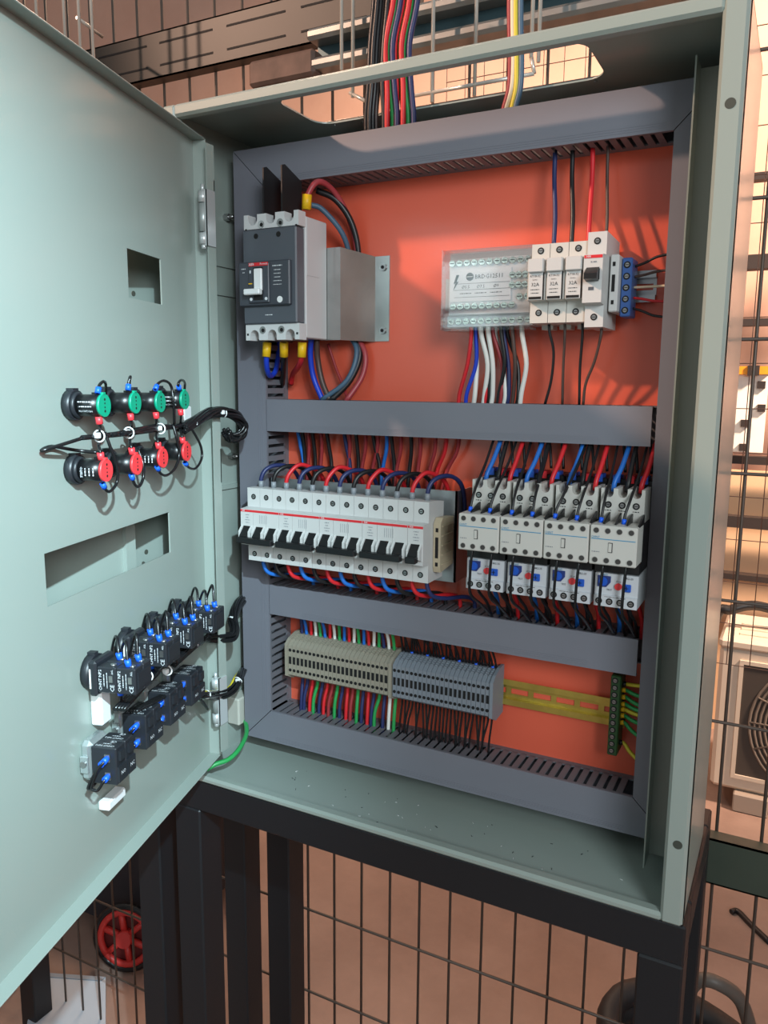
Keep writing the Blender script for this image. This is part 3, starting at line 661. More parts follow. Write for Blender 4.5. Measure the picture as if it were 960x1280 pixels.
for k, P in enumerate((((686, 398, .1), (687, 415, .1), (692, 440, .106), (689, 475, .112), (681, 506, .115)), ((706, 398, .1), (706, 420, .1), (704, 460, .108), (703, 506, .115)), ((728, 398, .1), (728, 420, .1), (725, 460, .108), (724, 506, .115)), ((752, 402, .1), (751, 420, .1), (743, 452, .106), (732, 480, .112), (729, 506, .115)))):
    wire(px(*P), .0016, 'black' if k % 2 == 0 else 'brown', ('first', 'middle', 'last', 'single-pole breaker')[k].replace('first', 'thin black wire under the first fuse holder').replace('middle', 'thin dark wire under the middle fuse holder').replace('last', 'thin black wire under the last fuse holder').replace('single-pole breaker', 'thin dark wire curving under the single breaker beside the fuses'))
# ------------------------------------------------------------------ terminal blocks
def tblock(w, m):
    mb = MB(); a, b = .00025, w-.00025
    mb.prism([(.136, .1170), (.112, .1150), (.1005, .1215), (.1005, .1610), (.1080, .1665), (.122, .1710), (.136, .1710)], 'x', a, b)
    c = (a+b)/2
    for z in (.1280, .1550): mb.cyl((c, .1001, z), 'y', min(.0022, w*.37), .0008, 8, 1)
    mb.box(a+.0010, b-.0010, .1000, .1008, .1365, .1462, 1)
    for k in range(4):
        t = (k+.5)/4; mb.box(a+.0010, b-.0010, .1080+.014*t-.0012, .1080+.014*t-.0002, .1665+.0045*t-.0003, .1665+.0045*t+.0012, 0)
    return mesh(mb, [m, dark], 'terminal_block')
BW, GW = .00612, .00568
bme, gme = tblock(BW, beige), tblock(GW, tgrey)
for i in range(24):
    o = inst('terminal_block', bme, None, (.0935+BW*i, 0, 0)); tag(o, 'narrow beige screw terminal block in the beige half of the strip', 'terminal block', 'beige terminal blocks on the lower rail')
for i in range(22):
    o = inst('terminal_block', gme, None, (.2460+GW*i, 0, 0)); tag(o, 'narrow grey screw terminal block in the grey half of the strip', 'terminal block', 'grey terminal blocks on the lower rail')
for (x, m, lab) in ((.0895, beige, 'beige end plate at the hinge end of the terminal strip'), (.2412, beige, 'beige end stop between the beige and grey terminal blocks'), (.3712, tgrey, 'grey end plate closing the grey terminal blocks')):
    o = obj('end_plate', MB().prism([(.136, .1150), (.112, .1130), (.0985, .1200), (.0985, .1630), (.1070, .1690), (.122, .1735), (.136, .1735)], 'x', x, x+.0038), m); tag(o, lab, 'end plate', 'end plates of the terminal strip')

# earth bar
eb = thing('earth_bar', 'dark green earth terminal bar with a column of screws', 'terminal block', (.509, YB, .103))
obj('body', MB().box(.5030, .5135, .1080, .1345, .1030, .1930, 0, .001), egreen, eb)
for k in range(11): inst('terminal_screw', SCR, eb, (.5075, .1080, .1085+.0079*k))
for k, (z, c, dz) in enumerate(((.181, 'yellow', .003), (.174, 'green', -.002), (.166, 'green', -.004), (.158, 'green', -.002), (.152, 'yellow', -.001), (.145, 'green', -.003), (.137, 'green', -.009), (.114, 'yellow', -.012))):
    wire([(.5130, .120, z), (.518, .120, z+.0005), (.5260, .117, z+dz*.6), (.5420, .113, z+dz*1.5)], .0022, c, c+(' earth wire running from the green earth bar into the side duct'), 'earth wires on the earth bar',
         ends=((0, black2 if k in (0, 7) else yellow, .004, .0027, 'ferrule'),))

# ------------------------------------------------------------------ wiring inside the cabinet
rnd = random.Random(3)
seq = ['navy', 'black', 'red']*4+['navy']
for i in range(13):
    x = MX0+MP*(i+.5)
    wire([(x, .060, .3715), (x+.0008, .060, .3830), (x+.004, .064, .3925), (x+.0100, .074, .3975+.003*(seq[i] == 'red')), (x+.0165, .0900, .3960), (x+.0205, .1040, .3870), (x+.0215, .1130, .3720), (x+.0215, .117, .3500)], .0026, seq[i],
         seq[i]+' wire arching from the top of the miniature breaker row', 'wires over the miniature breakers', ends=((0, ferr_grey, .0085, .0033, 'ferrule'),))
for i, (c, x, dx) in enumerate((('blue', .096, .003), ('black', .103, -.002), ('dred', .112, -.006), ('black', .118, -.001), ('dred', .131, -.006), ('black', .139, .002), ('navy', .164, .004), ('dred', .172, -.007), ('black', .181, -.001), ('dred', .195, -.010), ('black', .204, .006), ('dred', .212, -.012), ('black', .229, .001), ('dred', .243, -.010), ('blue', .224, -.010), ('black', .256, -.006), ('dred', .268, -.007), ('dred', .288, -.012), ('red', .302, -.016), ('dred', .318, -.02))):
    wire([(x, .122, .4440), (x+dx*.3, .128, .4200), (x+dx, .132, .3950), (x+dx*1.4, .128, .3500)], .0025, c, {'dred': 'dark red'}.get(c, c)+' wire running down behind the miniature breaker row', 'wires behind the miniature breakers')
for i in range(4):
    x0 = CX0+CP*i
    for k, (c, nm) in enumerate((('blue', 'bright blue'), ('black', 'black'), ('red', 'red'))):
        x = x0+.0091+.0132*k; t = (.0045, .0005, .0035)[k]+.001*(i % 2)
        wire([(x, .080, .3930), (x+.001, .0805, .4030), (x+t, .090, .4180), (x+t*1.7, .108, .4430)], .0026, c, nm+' power wire coming down into the contactor tops', 'power wires above the contactors')
    for k in (0, 2):
        xx = x0+.0064+.0107*k; s = rnd.uniform(-.006, .010)
        wire([(xx, .043, .3670), (xx+.0005, .045, .3760), (xx+s*.3+.002, .053, .3900), (xx+s*.7+.003, .082, .4150), (xx+s+.003, .110, .4430)], .0015, 'black', 'thin black control wire reaching the auxiliary blocks from the middle duct', 'control wires above the contactors',
             ends=((0, ferr_blue, .005, .0022, 'ferrule'),) if k % 2 == 0 else ())
    for k in range(3):
        xx = x0+.006+.0135*k+rnd.uniform(-.002, .002)
        wire([(xx, .124, .4440), (xx+.002, .126, .4250), (xx+.004, .124, .4080)], .0017, 'black', 'thin black coil wire behind the contactor tops', 'coil wires behind the contactors')
    for k, (c, nm) in enumerate((('blue', 'blue'), ('black', 'black'), ('red', 'red'))):
        x = x0+.0125+.0115*k
        wire([(x, .098, .2860), (x+.001, .100, .2750), (x+.004, .108, .2580), (x+.004, .114, .2360)], .0025, c, nm+' motor wire leaving the underside of the overload relays', 'motor wires under the overload relays')
    for k in range(3):
        x = x0+.007+.0130*k
        wire([(x, .070, .2860), (x, .074, .2740), (x+.003, .092, .2580), (x+.003, .110, .2370)], .0016, 'black', 'thin black wire under the overload relay terminals', 'thin wires under the overload relays')
    for k in range(2):
        x = x0+.0115+.0215*k
        wire([(x, .040, .3305), (x, .0375, .3220), (x-.001, .0365, .3000), (x-.001, .0395, .2800), (x+.002, .066, .2620), (x+.003, .104, .2370)], .0016, 'tube', 'thin black wire hanging down across the overload relay fronts', 'wires in front of the overload relays')
for i, (k, c) in enumerate(((0, 'blue'), (2, 'red'), (3, 'blue'), (5, 'red'), (6, 'blue'), (8, 'red'), (9, 'blue'), (11, 'red'), (12, 'navy'), (1, 'black'), (4, 'black'), (7, 'black'), (10, 'black'))):
    x = MX0+MP*(k+.5)
    wire([(x, .062, .2840), (x+.001, .062, .2740), (x+.006, .066, .2640), (x+.016, .082, .2590), (x+.028, .105, .2570), (x+.034, .120, .2500), (x+.035, .122, .2350)], .0025, c, c+' wire looping under the miniature breaker row towards the duct', 'wires under the miniature breakers')
up = ['navy', 'blue', 'red', 'white', 'green', 'blue', 'red', 'white', 'green', 'blue', 'red', 'white', 'green', 'blue', 'red', 'white', 'green', 'navy', 'white', 'green']
for i, c in enumerate(up):
    x = .0985+.0072*i; d = rnd.uniform(-.003, .003)
    wire([(x, .126, .1700), (x+d*.3, .125, .1820), (x+d, .122, .1960), (x+d*1.5, .120, .2070)], .0022, c, c+' wire entering the beige terminal blocks from above', 'wires above the beige terminal blocks')
dn = ['navy', 'navy', 'red', 'green', 'navy', 'red', 'dred', 'green', 'navy', 'red', 'dred', 'green', 'navy', 'red', 'navy', 'green', 'navy', 'white', 'green']
for i, c in enumerate(dn):
    x = .1010+.0077*i; d = rnd.uniform(-.004, .002)
    wire([(x, .124, .1160), (x-.001, .124, .1040), (x+d-.002, .120, .0850), (x+d-.002, .118, .0600)], .0024, c, {'dred': 'dark red'}.get(c, c)+' wire hanging from the beige terminal blocks into the bottom duct', 'wires below the beige terminal blocks')
for i in range(30):
    x = .2470+.0042*i; d = rnd.uniform(-.006, .004)
    wire([(x, .126, .1700), (x+d*.3, .124, .1810), (x+d, .120, .1950), (x+d*1.3, .118, .2070)], .00135, 'tube', 'thin black control wire above the grey terminal blocks', 'black wires above the grey terminal blocks',
         ends=((0, ferr_blue, .003, .0018, 'ferrule'),) if i % 5 == 3 else ())
for i in range(26):
    x = .2490+.0047*i; d = rnd.uniform(-.004, .003)
    wire([(x, .122, .1160), (x, .122, .1050), (x+d, .119, .0850), (x+d*1.6, .117, .0600)], .00135, 'tube', 'thin black control wire below the grey terminal blocks', 'black wires below the grey terminal blocks')

# cable bundle coming in through the roof
P0 = [('black', 470), ('black', 474), ('brown', 478), ('black', 483), ('black', 466), ('navy', 487), ('red', 490), ('green', 494), ('black', 497), ('navy', 499), ('red', 502), ('green', 507), ('red', 510), ('green', 513), ('royal', 517), ('navy', 520)]
for k, (c, u) in enumerate(P0):
    y = .112+.0045*(k % 3)
    e = u-8 if u < 480 else u-6+(k % 2)*3
    wire(px((u+4, -60, y+.01), (u+2, 0, y+.006), (u-3 if u < 488 else u-8, 55, y+.002), (u-5 if u < 488 else u-6, 105, y), (e, 140, y), (e, 168, y)), .0031, c, {'royal': 'blue'}.get(c, c)+' cable in the bundle dropping through the roof cut-out', 'cables in the roof bundle', 'cable')
for k, (c, u, e) in enumerate((('dred', 637, 630), ('cream', 641, 632), ('yellow', 645, 640), ('steelblue', 651, 644))):
    wire(px((u, -40, .112), (u, 30, .112), (u+1, 75, .111), ((u+e)/2+3, 110, .111), (e, 136, .112), (e-1, 150, .113)), .0031, c, {'dred': 'dark red', 'steelblue': 'grey-blue'}.get(c, c)+' cable in the small roof bundle next to the wire tray', 'cables in the small roof bundle', 'cable')
# green earth lead from door to cabinet
wire(px((258, 962, .0), (270, 955, .01), (286, 949, .025), (299, 936, .045), (308, 917, .075), (306, 900, .10), (300, 890, .12)), .003, 'green', 'green earth lead curving from the door to the cabinet floor', name='earth_cable', seg=8)
# loose clippings on the cabinet floor
mb = MB()
for i in range(46):
    x, y, a, l = rnd.uniform(.10, .54), rnd.uniform(.016, .088), rnd.uniform(0, 6.3), rnd.uniform(.001, .0035)
    mb.tube([(x, y, T+.0003), (x+l*math.cos(a), y+l*math.sin(a), T+.0004)], .0003, 4, i % 2)
o = obj('wire_clippings', mb, [white, black2]); o['kind'] = 'stuff'; tag(o, 'tiny wire clippings scattered over the cabinet floor', 'debris')

# ------------------------------------------------------------------ devices on the door
def dm(mb): return mb.xf(DM)
ZU = (0, 0, 1)
def lamp_unit(s, z, capm, word, first, txt):
    t = thing('pilot_lamp', '%s-ended black pilot lamp housing on the door, %s' % (word, first), 'pilot lamp', D3(s, 0, z), 0, '%s pilot lamps on the door' % word)
    obj('collar', dm(MB().cyl((s, 0, z), 'y', .0128, .0075, 20).box(s-.004, s+.004, 0, .0068, z+.0105, z+.0142)), blackp, t)
    obj('neck', dm(MB().cyl((s, .0075, z), 'y', .0120, .0030, 20, r2=.0100)), blackp, t)
    obj('housing', dm(MB().cyl((s, .0100, z), 'y', .0093, .0205, 20).box(s-.008, s-.002, .020, .029, z+.0085, z+.0108)), black2, t)
    cap = obj('end_cap', dm(MB().cyl((s, .0305, z), 'y', .0096, .0026, 24).box(s-.0018, s+.0018, .0305, .0331, z+.0088, z+.0110)), capm, t)
    for dz in (-.0048, -.0016, .0018, .0050):
        obj('screw', dm(MB().cyl((s, .0329, z+dz), 'y', .0012 if abs(dz) > .003 else .0008, .0004, 8)), dark, cap)
    if txt:
        for k, sx in enumerate(txt[1]):
            th = math.radians((-30+24*k) if txt[0] else 0)
            ln = DD*math.cos(th)+Vector((0, 0, 1))*math.sin(th)
            if txt[0]: text(sx, .0027, D3(s, .020, z)+ln*.0094, -DN, -(Vector((0, 0, 1))*math.cos(th)-DD*math.sin(th)), wink, t)
            else: text(sx, .0030, D3(s, .0145+.0037*k, z-.001)+ln*.0094, (0, 0, -1), DN, wink, t)
    return t
def upl(q): return [D3(*(lambda a: (a[0], o, a[1]))(UD(u, v, o))) for (u, v, o) in q]
UPL = (((122, 492, .028), (124, 482, .028), (129, 477, .028), (132, 480, .02), (132, 492, .012)), ((160, 488, .028), (161, 478, .028), (163, 471, .028), (162, 474, .02), (161, 490, .012)),
       ((194, 487, .028), (198, 479, .028), (206, 476, .028), (214, 483, .028), (217, 505, .030), (218, 530, .026)), ((224, 487, .028), (223, 479, .03), (227, 475, .026), (231, 479, .02), (230, 492, .012)))
LOL = (((128, 604, .028), (132, 612, .028), (138, 614, .028), (146, 603, .028), (147, 585, .030), (139, 562, .028), (131, 540, .024)), ((164, 593, .028), (168, 605, .028), (174, 608, .028), (179, 597, .028), (179, 580, .028), (172, 560, .022)),
       ((196, 583, .028), (201, 592, .028), (209, 594, .028), (219, 585, .028), (224, 568, .028), (221, 548, .028), (216, 530, .024)), ((231, 578, .028), (237, 585, .028), (245, 585, .028), (252, 573, .028), (251, 558, .028), (243, 542, .028), (233, 527, .024)))
GC = ((131, 506.8), (170, 503.5), (201.4, 502.8), (231.8, 499.9)); RC = ((133.7, 588), (171.9, 580.4), (204.5, 572.4), (234.3, 564.8))
firsts = ('farthest from the hinge', 'second from the free edge side', 'third counted towards the hinge', 'closest to the hinge')
for i in range(4):
    s, zg = UD(*GC[i], .033); sr, zr = UD(*RC[i], .033)
    lamp_unit(s, zg, greencap, 'green', firsts[i], (True, ('MEGALUN', 'AD108-22', 'AC/DC220V')) if i in (0, 3) else None)
    lamp_unit(sr, zr, redcap, 'red', firsts[i], (False, ('GQELE', 'AD22', '220V', '20mA')) if i in (0, 2) else None)
    # jumper wires with coloured ferrules
    fb = (0, ferr_blue, .0055, .0025, 'ferrule'); fr = (0, ferr_red, .0062, .0030, 'ferrule')
    dl = lambda pts: [D3(*q) for q in pts]
    wire(upl(UPL[i]), .0014, 'tube', 'thin black jumper rising over the green pilot lamps', 'jumper wires on the green pilot lamps', ends=(fb,))
    wire(dl(((s+.002, .028, zg-.0095), (s+.001, .028, zg-.0170), (s-.006, .024, zg-.0225), (s-.018, .019, zg-.0260))), .0014, 'tube', 'thin black wire from the underside of the green pilot lamps', 'wires under the green pilot lamps', ends=(fr,))
    wire(dl(((sr, .028, zr+.0090), (sr+.001, .028, zr+.0165), (sr-.004, .024, zr+.0210), (sr-.016, .019, zr+.0250))), .0014, 'tube', 'thin black wire from the top of the red pilot lamps', 'wires above the red pilot lamps', ends=(fr,))
    wire(upl(LOL[i]), .0014, 'tube', 'thin black loop hanging under the red pilot lamps', 'loops under the red pilot lamps', ends=(fb,))
for (a, b, nm) in ((.285, .13, 0), (.262, .11, 1), (.245, .115, 2), (.23, .10, 3)):
    wire([D3(a, .022+.002*nm, .4505), D3((a+b)/2, .021+.003*(nm % 2), .4495+.0015*nm), D3(b, .022, .4510), D3(.06, .020, .4560)], .0022, 'tube', 'black wire of the harness between green and red pilot lamps', 'pilot lamp harness')
wire([D3(.285, .022, .4500), D3(.315, .006, .4420), D3(.300, .004, .4440), D3(.275, .010, .4390), D3(.268, .026, .4370)], .0015, 'tube', 'stray black wire loop beyond the first red pilot lamp', name='wire')
# harness crossing the hinge, coil in the cabinet
def jit(P, k, r): return [q+Vector((r*math.cos(k*1.7+j*.5), r*.6*math.sin(k*2.3+j*.4), r*math.sin(k*1.7+j*.5))) for j, q in enumerate(P)]
for k in range(9):
    P = upl(((228, 536, .022), (243, 527, .024)))+px((258, 518, -.012), (270, 515, .004), (285, 516, .022), (298, 522, .044), (304, 533, .055), (299, 545, .05), (287, 547, .04), (283, 540, .034))
    wire(jit(P, k, .0042), .0023, 'tube', 'black wire of the thick harness bridging door and cabinet', 'upper door harness')
for k in range(8):
    P = upl(((215, 828, .034), (240, 806, .034)))+px((255, 797, -.012), (272, 797, .010), (290, 796, .030), (294, 786, .040), (291, 772, .052), (297, 756, .075), (308, 745, .11))
    wire(jit(P, k, .0042), .0023, 'tube', 'black wire of the middle harness from the switches to the cabinet', 'middle door harness')
for k in range(7):
    P = upl(((245, 868, .028), (256, 868, .028)))+px((268, 869, -.004), (282, 867, .016), (292, 860, .036), (298, 848, .055), (303, 838, .09))
    wire(jit(P, k, .0042), .0020, ('tube', 'tube', 'black', 'tube', 'yellow', 'tube', 'tube')[k], ('yellow' if k == 4 else 'black')+' wire of the lowest harness from the door to the cabinet', 'lower door harness')
def tie(P, d, r):
    t = thing('cable_tie', 'white nylon cable tie around the black door harness', 'cable tie', P, 0, 'white cable ties')
    d = Vector(d).normalized(); mb = MB(); e = d.orthogonal().normalized(); g_ = d.cross(e)
    mb.tube([Vector(P)+(e*math.cos(a)+g_*math.sin(a))*r for a in [2*math.pi*i/14 for i in range(15)]], .0008, 5)
    obj('strap', mb, white, t); q = Vector(P)-FW*r; obj('head', MB().box(q.x-.0024, q.x+.0024, q.y-.0024, q.y+.0024, q.z-.0024, q.z+.0024, 0, .0006), white, t)
for P, d in ((D3(.262, .024, .4505), DD), (D3(.212, .024, .4505), DD), (D3(.150, .024, .4510), DD), (upl(((241, 529, .024),))[0], DD), (U(279, 516, y=.014), (0, 1, 0)),
             (upl(((242, 806, .034),))[0], DD), (U(291, 772, y=.052), (0, .3, 1)), (upl(((258, 868, .028),))[0], DD), (U(298, 850, y=.05), (0, 1, .6)), (upl(((185, 845, .034),))[0], DD), (upl(((209, 838, .034),))[0], DD)):
    tie(P, d, .0050)
ms, mz = UD(233, 517, .003); tag(obj('tie_mount', dm(MB().box(ms-.009, ms+.009, .0002, .005, mz-.008, mz+.008, 0, .001)), white), 'white adhesive cable tie mount by the last green pilot lamp', 'mount')

# selector switches: round nut, frame, two contact blocks
NPX = ('NP2', 'CHNT')
def contact_block(parent, s0, s1, o0, o1, z0, z1, face):
    b = obj('contact_block', dm(MB().box(s0, s1, o0, o1, z0, z1, 0, .0009)), blackp, parent)
    sc = (s0+s1)/2
    if face:   # outer face text, lettering runs upward
        P = lambda ds, dz: D3(s1+.0003, (o0+o1)/2+ds, (z0+z1)/2+dz)
        # face turned to the hinge/camera side (-s)
        def put(t_, sz, ds, dz): text(t_, sz, P(ds, dz), ZU, -DN, wink, b)
        put('CHNT NP2', .0040, -.0060, .000); put('BE101/102', .0022, -.0025, .000); put('Ui415V Ith10A', .0020, .0004, .000); put('CE', .0056, .0055, -.0070); put('ASL', .0026, .0058, .0080)
    return b
def selector(s, z, lab):
    t = thing('selector_switch', lab, 'switch', D3(s, 0, z), 0, 'selector switches on the door, upper row')
    obj('nut', dm(MB().cyl((s, 0, z), 'y', .0165, .0080, 20).box(s-.003, s+.003, 0, .0075, z+.0150, z+.0185)), blackp, t)
    obj('frame', dm(MB().box(s-.0165, s+.0165, .0080, .0160, z-.0175, z+.0150, 0, .002)), blackp, t)
    obj('label_strip', dm(MB().box(s+.0162, s+.0168, .0095, .0110, z-.010, z+.008)), white, t)
    for j, (o0, o1) in enumerate(((.0162, .0345), (.0347, .0530))):
        for q, (a, b) in enumerate(((s-.0150, s-.0004), (s+.0004, s+.0150))):
            bl = contact_block(t, a, b, o0, o1, z-.0135, z+.0105, q == 1)
            scr = MB().cyl(((a+b)/2, o1-.006, z+.0102), 'z', .0028, .0012, 8); obj('screw', dm(scr), steel, bl)
            if q == 1: obj('latch', dm(MB().box(b, b+.0010, o1-.0065, o1-.0030, z-.003, z+.003)), steel, bl)
    obj('tail_ridge', dm(MB().box(s-.011, s+.011, .0530, .0542, z-.009, z+.006)), blackp, t)
    for j, (a, o) in enumerate(((-.0075, .026), (.0075, .043), (-.0075, .045))):
        wire([D3(s+a, o, z+.0100), D3(s+a, o-.001, z+.0170), D3(s+a-.006, o-.005, z+.0270+.003*j), D3(s+a-.014, o-.012, z+.0260), D3(s+a-.018, o-.018, z+.0120), D3(s+a-.017, o-.018, z-.0020)], .0014, 'tube',
             'thin black jumper arching over the upper selector switches', 'jumpers over the upper selector switches', ends=((0, ferr_blue, .0065, .0029, 'ferrule'),))
    wire([D3(s-.006, .026, z-.0180), D3(s-.006, .026, z-.0270), D3(s-.010, .024, z-.0360), D3(s-.020, .026, z-.0330), D3(s-.034, .028, z-.0220)], .0017, 'tube', 'black wire leaving the underside of the upper selector switches', 'wires under the upper selector switches', ends=((0, ferr_blue, .0055, .0029, 'ferrule'),))
sl = ('farthest from the hinge', 'second from the free edge side', 'third counted towards the hinge', 'closest to the hinge')
for i, (u, v) in enumerate(((161, 850), (200, 817), (232, 795), (260, 777))):
    sf, zf = UD(u, v, .044); selector(sf-.0100, zf+.0015, 'black selector switch with stacked contact blocks, '+sl[i])
for k in range(4):
    wire([D3(.262, .026+.003*k, .204), D3(.20, .028+.002*k, .214), D3(.13, .029+.002*(k % 2), .222), D3(.070, .030, .232)], .0022, 'tube', 'black wire of the harness under the upper selector switches', 'selector switch harness')
def pusher(s, z, lab):
    t = thing('key_switch', lab, 'switch', D3(s, 0, z), 0, 'metal-bodied switches on the door, lower row')
    obj('metal_body', dm(MB().box(s-.0150, s+.0150, 0, .0125, z-.0190, z+.0190, 0, .004).box(s+.0150, s+.0172, .002, .010, z-.010, z+.006, 0, .0006)), mat('zinc_body', (186, 196, 196), .22, .7), t, 'bright zinc body')
    obj('clamp_screw', dm(MB().cyl((s+.0172, .006, z-.001), 'x', .003, .0015, 8)), steel, t)
    for q, (a, b) in enumerate(((s-.0155, s-.0004), (s+.0004, s+.0155))):
        bl = obj('contact_block', dm(MB().box(a, b, .0125, .0370, z-.0190, z+.0160, 0, .0009).box(a+.001, b-.001, .0370, .0390, z-.0165, z-.002).box(a+.0035, b-.0035, .0370, .0395, z+.003, z+.012)), blackp, t)
        text('CHNT NP2', .0038, D3((a+b)/2+.004, .0245, z+.0163), -DN, DD, wink, bl); text('BE102', .0028, D3((a+b)/2, .0245, z+.0163), -DN, DD, wink, bl); text('CE', .0050, D3((a+b)/2-.0045, .0285, z+.0163), -DN, DD, wink, bl)
        text(('NC', 'NO')[q], .0050, D3((a+b)/2, .0393, z-.0085), -DD, ZU, wink, bl)
        if q == 1:
            for zz in (z-.0105, z+.0065): obj('terminal', dm(MB().box(b, b+.0012, .026, .031, zz-.0035, zz+.0035)), steel, bl)
    for j, (o, zz) in enumerate(((.0285, .0065), (.0255, .0035), (.0285, -.0105))):
        wire([D3(s+.0160, o, z+zz), D3(s+.0215, o-.001, z+zz-.002), D3(s+.0240, o-.006, z+zz-.010), D3(s+.0230, o-.013, z-.020), D3(s+.0120, .0100, z-.0245), D3(s-.0080, .008, z-.0230)], .0014, 'tube',
             'thin black wire bent off the terminals of the lower switches', 'wires on the lower switches', ends=((0, ferr_blue, .0055, .0028, 'ferrule'),))
for i, (u, v) in enumerate(((110, 951), (149, 909), (181, 881), (209, 858))):
    sf, zf = UD(u, v, .007); pusher(sf-.012, zf, 'metal-bodied switch with black contact blocks in the lower row, '+sl[i])
for k in range(3):
    wire([D3(.225, .020+.003*k, .186), D3(.19, .026+.003*k, .184), D3(.14, .028, .176), D3(.095, .028, .150), D3(.060, .025, .120)], .0019, 'tube', 'black wire of the harness above the lower switches', 'lower switch harness')
for (a, b, c, e, lab) in ((.2440, .2600, .1850, .2180, 'white plastic strip on the door under the first selector switch'), (.2250, .2560, .0985, .1080, 'white plastic strip on the door below the lower switches')):
    o = obj('plastic_strip', dm(MB().box(a, b, .0003, .012, c, e, 0, .0015)), white); tag(o, lab, 'strip')
cn = thing('wire_connector', 'grey-white plastic connector in the bottom hinge-side corner of the cabinet', 'connector', (.03, .12, .03))
obj('body', MB().box(.0030, .0230, .085, .150, .040, .078, 0, .002), mat('old_white_plastic', (176, 176, 166), .6), cn); obj('lead', MB().tube([(.0235, .12, .045), (.032, .12, .042)], .0035, 6), bluep, cn)
# ------------------------------------------------------------------ steel stands
def stand(lab, x0, x1, y0, y1, tw=.042, ztop=-.0005):
    s = thing('steel_stand', lab, 'stand', ((x0+x1)/2, (y0+y1)/2, FLOOR))
    for x in (x0, x1-tw):
        for y in (y0, y1-tw): obj('leg', MB().box(x, x+tw, y, y+tw, FLOOR, ztop-tw, 0, .002), black_steel, s)
    for y in (y0, y1-tw): obj('long_beam', MB().box(x0, x1, y, y+tw, ztop-tw, ztop, 0, .002), black_steel, s)
    for x in (x0, x1-tw): obj('cross_beam', MB().box(x, x+tw, y0+tw, y1-tw, ztop-tw, ztop, 0, .002), black_steel, s)
    return s
stand('black square-tube stand carrying the open cabinet', -.0210, .6035, .004, .242)
stand('black square-tube stand standing behind the open cabinet door', -.640, -.0660, .020, .245)

# ------------------------------------------------------------------ wire mesh fences
dwire_ = mat('fence_wire_dark', (92, 83, 76), .5, .4)
def fence(lab, x0, x1, y, z0, z1, px_, pz, r=.0021, ox=0, oz=0, m=None):
    dwire = m or dwire_
    f = thing('wire_fence', lab, 'fence', ((x0+x1)/2, y, z0))
    vm = mesh(MB().cyl((0, 0, 0), 'z', r, z1-z0, 6), dwire, 'vertical_wire'); hm = mesh(MB().cyl((0, 0, 0), 'x', r, x1-x0, 6), dwire, 'horizontal_wire')
    x = x0+ox
    while x <= x1: inst('vertical_wire', vm, f, (x, y, z0)); x += px_
    z = z0+oz
    while z <= z1: inst('horizontal_wire', hm, f, (x0, y-2*r, z)); z += pz
    return f
fx = U(385, 1090, y=.272).x
zz = U(500, 1176, y=.272).z
nback = int((fx+1.3)/.05); x00 = fx-nback*.05
fence('wire mesh fence right behind the open cabinet', x00, 1.05, .272, FLOOR+.02, 1.42, .05, .15, .0021, 0, (zz-(FLOOR+.02)) % .15)
fence('finer wire mesh fence farther back by the air conditioner', -.2, 1.7, 1.25, -.15, 1.6, .05, .10, .0011, m=mat('fence_wire_warm_lit', (128, 100, 88), .5, .3))  # warm light on these wires is put into their lighter colour
gal = mat('galvanised_dull', (120, 122, 112), .4, .7, var=.2, vscale=20)
dgreen = mat('dark_green_channel', (58, 68, 58), .5, var=.1, vscale=12)
olive = mat('olive_channel', (40, 39, 34), .5, var=.15, vscale=12)
def channel(name, lab, x0, x1, y0, y1, z0, z1, m, slots=True):
    c = thing(name, lab, 'channel', ((x0+x1)/2, (y0+y1)/2, z0))
    obj('web', MB().box(x0, x1, y0, y0+.002, z0, z1), m, c); obj('lip', MB().box(x0, x1, y0, y1, z1-.002, z1), m, c); obj('lip', MB().box(x0, x1, y0, y1, z0, z0+.002), m, c)
    if slots:
        x = x0+.02
        while x+.12 < x1:
            for z in (z0+(z1-z0)*.26, z0+(z1-z0)*.74): obj('slot', MB().box(x, x+.10, y0-.0004, y0+.0004, z-.0014, z+.0014), dark, c)
            x += .125
    return c
a0 = U(900, 1055, y=.240); a1 = U(900, 1112, y=.240)
channel('steel_channel', 'dark green slotted steel channel along the fence bottom', -1.0, 1.05, .2465, .268, a1.z, a0.z, dgreen, False)
b0 = U(200, 33, y=.236); b1 = U(200, 92, y=.236)
bl = U(100, 70, y=.236).x
channel('steel_channel', 'olive slotted steel channel across the fence top', -.62, .205, .2465, .268, b1.z, b0.z, olive)
# galvanised strut and rubber end next to the roof cables
st = thing('strut_rail', 'bright galvanised strut rail above the cabinet roof', 'channel', (.5, .25, .93))
s0 = U(385, 70, y=.222); s1 = U(385, 90, y=.222); s2 = U(385, 47, y=.222)
obj('lower_tube', MB().box(s0.x, 1.05, .215, .245, s1.z, s1.z+.014, 0, .004), mat('strut_galvanised', (142, 144, 142), .4, .6, var=.15, vscale=20), st)
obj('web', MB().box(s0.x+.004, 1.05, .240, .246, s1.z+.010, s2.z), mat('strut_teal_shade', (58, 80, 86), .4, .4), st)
obj('upper_tube', MB().box(s0.x, 1.05, .215, .245, s2.z-.006, s2.z+.008, 0, .004), mat('strut_galvanised', (142, 144, 142), .4, .6, var=.15, vscale=20), st)
rb = thing('rubber_block', 'worn brown rubber block at the end of the strut rail', 'block', U(355, 92, y=.226))
k0 = U(316, 76, y=.226); k1 = U(398, 104, y=.226)
obj('body', MB().box(k0.x, k1.x, .214, .24, U(355, 105, y=.226).z, U(355, 72, y=.226).z, 0, .004), mat('old_brown_rubber', (96, 74, 64), .7, var=.3, vscale=40), rb)
